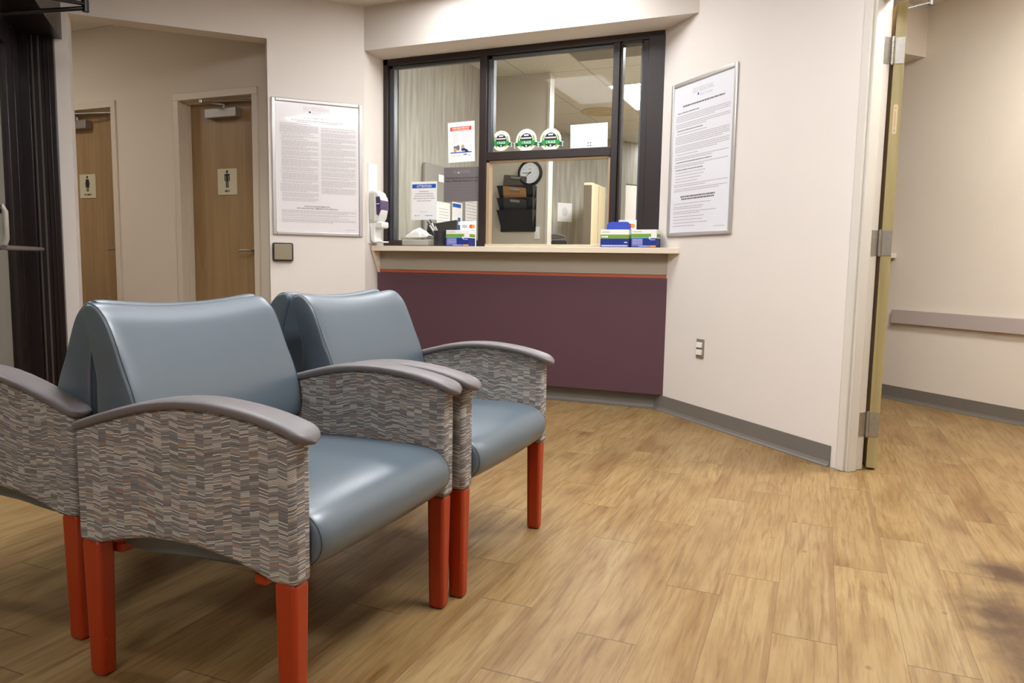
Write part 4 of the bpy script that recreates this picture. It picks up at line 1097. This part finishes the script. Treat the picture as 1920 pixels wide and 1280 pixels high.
def fn3(t, w_, z0, z1):
    m = MB()
    for i in range(9): bars(m, 0.01, w_ - 0.01, z1 - 0.03 - i * 0.028, 0.006, -0.0016, rng)
    flat('grid_print', m, M_ink, t)
side_paper(5.52, 5.76, 1.20, 1.455, 'plain white sheet pinned low on the felt board', fn1)
side_paper(5.80, 6.00, 1.175, 1.475, 'white sheet with blue squares pinned on the felt board', fn2)
side_paper(6.06, 6.30, 1.17, 1.525, 'white calendar sheet at the far end of the felt board', fn3)
side_paper(5.55, 5.66, 1.62, 1.68, 'small white tag pinned high on the felt board', lambda *a: None)

t = thing('wall_clock', 'round black clock with white face above the file holder', 'clock', frame(-2.625, 6.69, 1.812, 1, 0))
MB().lathe([(0.122, 0.0), (0.124, -0.012), (0.120, -0.032), (0.104, -0.036), (0.096, -0.024), (0.0, -0.022)], 40).build('rim', M_black, t)
MB().disc(0, 0, -0.0255, 0.0975, n=40).build('dial', mat('clock_dial', (226, 228, 234), 0.4), t)
m = MB()
for k in range(12):
    a = math.radians(90 - 30 * (k + 1)); put_text(m, str(k + 1), 0.076 * math.cos(a), 0.076 * math.sin(a) - 0.006, -0.0262, 0.013)
m.quad(-0.012, 0.018, 0.036, 0.040, -0.0262)
flat('numerals', m, M_inkd, t)
def hand(ang, L, w_, y):
    a = math.radians(ang); ca, sa = math.sin(a), math.cos(a)
    return [(-ca * 0.016 + sa * w_, -sa * 0.016 - ca * w_), (ca * L + sa * w_ * 0.6, sa * L - ca * w_ * 0.6), (ca * L - sa * w_ * 0.6, sa * L + ca * w_ * 0.6), (-ca * 0.016 - sa * w_, -sa * 0.016 + ca * w_)]
for nm, ang, L, w_, y in (('hour_hand', 229, 0.046, 0.004, -0.028), ('minute_hand', 270, 0.070, 0.003, -0.029)):
    flat(nm, MB().poly(hand(ang, L, w_, y), y), M_blk, t)

t = thing('file_holder', 'black three-pocket wall file holder under the clock', 'holder', frame(-2.744, 6.69, 0, 1, 0))
MB().box(-0.185, 0.185, -0.006, 0, 1.255, 1.685).build('back_plate', M_smoke, t)
for zt in (1.69, 1.575, 1.46):
    zb = zt - 0.19; q = MB()
    fo = -0.11
    q.add([(-0.165, -0.02, zb), (0.165, -0.02, zb), (0.185, fo, zt), (-0.185, fo, zt), (-0.165, -0.026, zb), (0.165, -0.026, zb), (0.185, fo - 0.004, zt), (-0.185, fo - 0.004, zt)], [(0, 1, 2, 3), (7, 6, 5, 4), (0, 4, 5, 1), (3, 2, 6, 7), (0, 3, 7, 4), (1, 5, 6, 2)])
    for s in (-1, 1): q.add([(s * 0.165, -0.006, zb), (s * 0.165, -0.02, zb), (s * 0.185, fo, zt), (s * 0.185, -0.006, zt)], [(0, 1, 2, 3)])
    q.build('pocket', M_smoke, t)
for i, (x, z1, y, tl, m, lb) in enumerate(((-0.02, 1.79, -0.034, 3, M_clip1, 'grey clipboard standing in the top pocket'), (0.005, 1.672, -0.119, 25.5, M_clip2, 'brown hardboard clipboard above the middle pocket'), (0.012, 1.563, -0.123, 25.5, mat('black_board', (58, 60, 62), 0.5, var=0.2, vscale=30), 'black clipboard standing in the lowest pocket'))):
    c = thing('clipboard', lb, 'clipboard', frame(-2.744 + x, 6.69 + y, z1, 1, 0) @ Matrix.Rotation(math.radians(6), 4, 'Y') @ Matrix.Rotation(math.radians(tl), 4, 'X'), 'clipboards in the wall file holder')
    MB().rbox(-0.125, 0.115, 0, 0.004, -0.22, 0, 0.012).build('board', m, c)
    MB().rbox(-0.05, 0.05, -0.010, 0, -0.034, -0.010, 0.006).build('clip', M_steel, c, bevel=0.003)

t = thing('tall_cabinet', 'tall beige cabinet with shadow painted on its side near the far office wall', 'cabinet', frame(-2.70, 9.02, 0, 0, 1))
MB().box(0, 0.62, 0.006, 0.115, 0, 1.98).build('body', M_beige, t, bevel=0.004)
MB().box(-0.006, 0, 0.008, 0.113, 0.0, 1.95).build('side_shade', mat('cabinet_side_shadow', (98, 86, 70), 0.6), t)  # dark strip paints the soft shadow beside the cabinet
MB().box(0.30, 0.304, 0.0035, 0.007, 0.02, 1.96).build('door_gap', M_inkd, t)
t = thing('wall_notice', 'white letter sheet on the far office wall beside the cabinet', 'paper', FW @ Matrix.Translation((0.035, 0, 0)))
MB().box(0, 0.24, -0.002, -0.0005, 1.545, 1.80).build('sheet', M_paper, t)
m = MB(); m.disc(0.12, 1.68, -0.0028, 0.05, 0.06); flat('pale_print', m, mat('faint_ink', (214, 212, 212), 0.7), t)
t = thing('switch_plate', 'white switch plate low on the clock wall by the file holder', 'switch', frame(-2.545, 6.69, 1.245, 1, 0))
MB().rbox(-0.026, 0.026, -0.006, 0, -0.058, 0.058, 0.004).build('plate', M_white, t); MB().box(-0.006, 0.006, -0.012, -0.006, -0.012, 0.012).build('toggle', M_white, t)
# hole punch on the worktop behind the sliding pane
t = thing('hole_punch', 'black hole punch on the worktop behind the sliding pane', 'hole punch', frame(-1.745, 5.02, 1.0565, 1, 0) @ Matrix.Rotation(0.25, 4, 'Z'))
MB().rbox(-0.05, 0.062, -0.03, 0.03, 0.0, 0.058, 0.012).build('base', M_black, t, bevel=0.003)
MB().prism([(-0.05, 0.062), (0.05, 0.074), (0.05, 0.086), (-0.02, 0.104), (-0.05, 0.10)], -0.024, 0.024, 'y').build('lever', M_darkgrey, t, bevel=0.004)
# bright room beyond the far opening: a door frame
fr = MB()
for a in (1.05, 1.95): fr.box(a, a + 0.06, -0.02, 0.1, 0, 2.03, FW @ Matrix.Translation((0, 1.5, 0)))
fr.box(1.05, 2.01, -0.02, 0.1, 2.03, 2.10, FW @ Matrix.Translation((0, 1.5, 0)))
struct(fr.build('trim_2', M_trim), 'cream door frame in the bright room beyond the office', 'trim')
# office ceiling fittings
def troffer(x0, x1, y0_, y1_, label, strength, rgb=(0.965, 0.985, 1.02), z=H):
    t = thing('ceiling_light', label, 'light', Matrix.Translation(((x0 + x1) / 2, (y0_ + y1_) / 2, z)), 'fluorescent ceiling lights')
    a, b_ = (x1 - x0) / 2, (y1_ - y0_) / 2
    q = MB(); q.box(-a, a, -b_, -b_ + 0.025, -0.012, -0.0005); q.box(-a, a, b_ - 0.025, b_, -0.012, -0.0005); q.box(-a, -a + 0.025, -b_ + 0.025, b_ - 0.025, -0.012, -0.0005); q.box(a - 0.025, a, -b_ + 0.025, b_ - 0.025, -0.012, -0.0005)
    q.build('light_frame', M_white, t)
    MB().box(-a + 0.025, a - 0.025, -b_ + 0.025, b_ - 0.025, -0.008, -0.002).build('diffuser', emit('diffuser_%g' % strength, rgb, strength), t)
    return t
troffer(-2.08, -1.47, 7.33, 8.55, 'lit ceiling panel seen through the narrow pane', 34.0)
troffer(-2.2, -1.0, 4.99, 5.35, 'added office light out of sight just behind the reception window', 7.0)  # added lamp kept out of sight to brighten the office walls
troffer(-1.45, -0.95, 5.75, 6.55, 'added unseen office light beside the clock wall', 12.0)  # unseen lamp put in to lift the clock wall
troffer(-2.6, -2.0, 10.9, 11.9, 'ceiling light in the bright room beyond the office', 26.0)
troffer(-2.46, -1.24, 3.84, 4.45, 'waiting room ceiling light close to the window soffit', 8.0)
troffer(-0.10, 0.51, 1.30, 2.52, 'waiting room ceiling light above the open floor', 16.0)
troffer(-1.35, -0.74, 1.5, 2.72, 'waiting room ceiling light over the front chairs', 6.5)
troffer(-2.6, -1.99, 1.7, 2.92, 'added waiting room light over the rear chairs', 8.0)  # added lamp, brightens the restroom corridor through the opening
troffer(-1.2, 0.0, -1.8, -1.2, 'added fill light behind the viewpoint', 13.0)  # fill lamp added out of view, lifts the near chair panels
troffer(-4.9, -3.9, 0.7, 1.0, 'vestibule ceiling light beyond the entrance glass', 40.0)
troffer(0.75, 1.25, 3.75, 4.25, 'hall ceiling light beyond the doorway', 54.0, (1.0, 0.98, 0.95))
troffer(-6.4, -5.8, 2.6, 3.2, 'added corridor fill light before the restrooms', 11.0, (1.0, 0.95, 0.88))  # extra unseen lamp added to raise the corridor wall brightness
t = thing('ceiling_vent', 'round cream ceiling diffuser in the office', 'vent', Matrix.Translation((-2.48, 8.55, H)))
MB().lathe([(0.24, -0.001), (0.24, -0.008), (0.17, -0.02), (0.16, -0.012), (0.10, -0.026), (0.09, -0.018), (0.0, -0.03)], 36, 'z').build('rings', M_vent, t)
t = thing('grey_ceiling_panel', 'grey panel in the office ceiling', 'vent', Matrix.Translation((-1.775, 6.11, H)))
MB().box(-0.30, 0.30, -0.34, 0.30, -0.008, -0.001).build('grey_panel', M_greypanel, t)  # flat grey panel just under the ceiling tiles

# ------------------------------------------------------------------ world and view
wd = bpy.data.worlds.new('room'); SC.world = wd; wd.use_nodes = True
wd.node_tree.nodes['Background'].inputs['Color'].default_value = (1, 0.95, 0.88, 1)
wd.node_tree.nodes['Background'].inputs['Strength'].default_value = 0.02
SC.view_settings.view_transform = 'Standard'; SC.view_settings.look = 'None'
SC.view_settings.gamma = 1.0; SC.view_settings.use_curve_mapping = False
SC.view_settings.exposure = 1.06
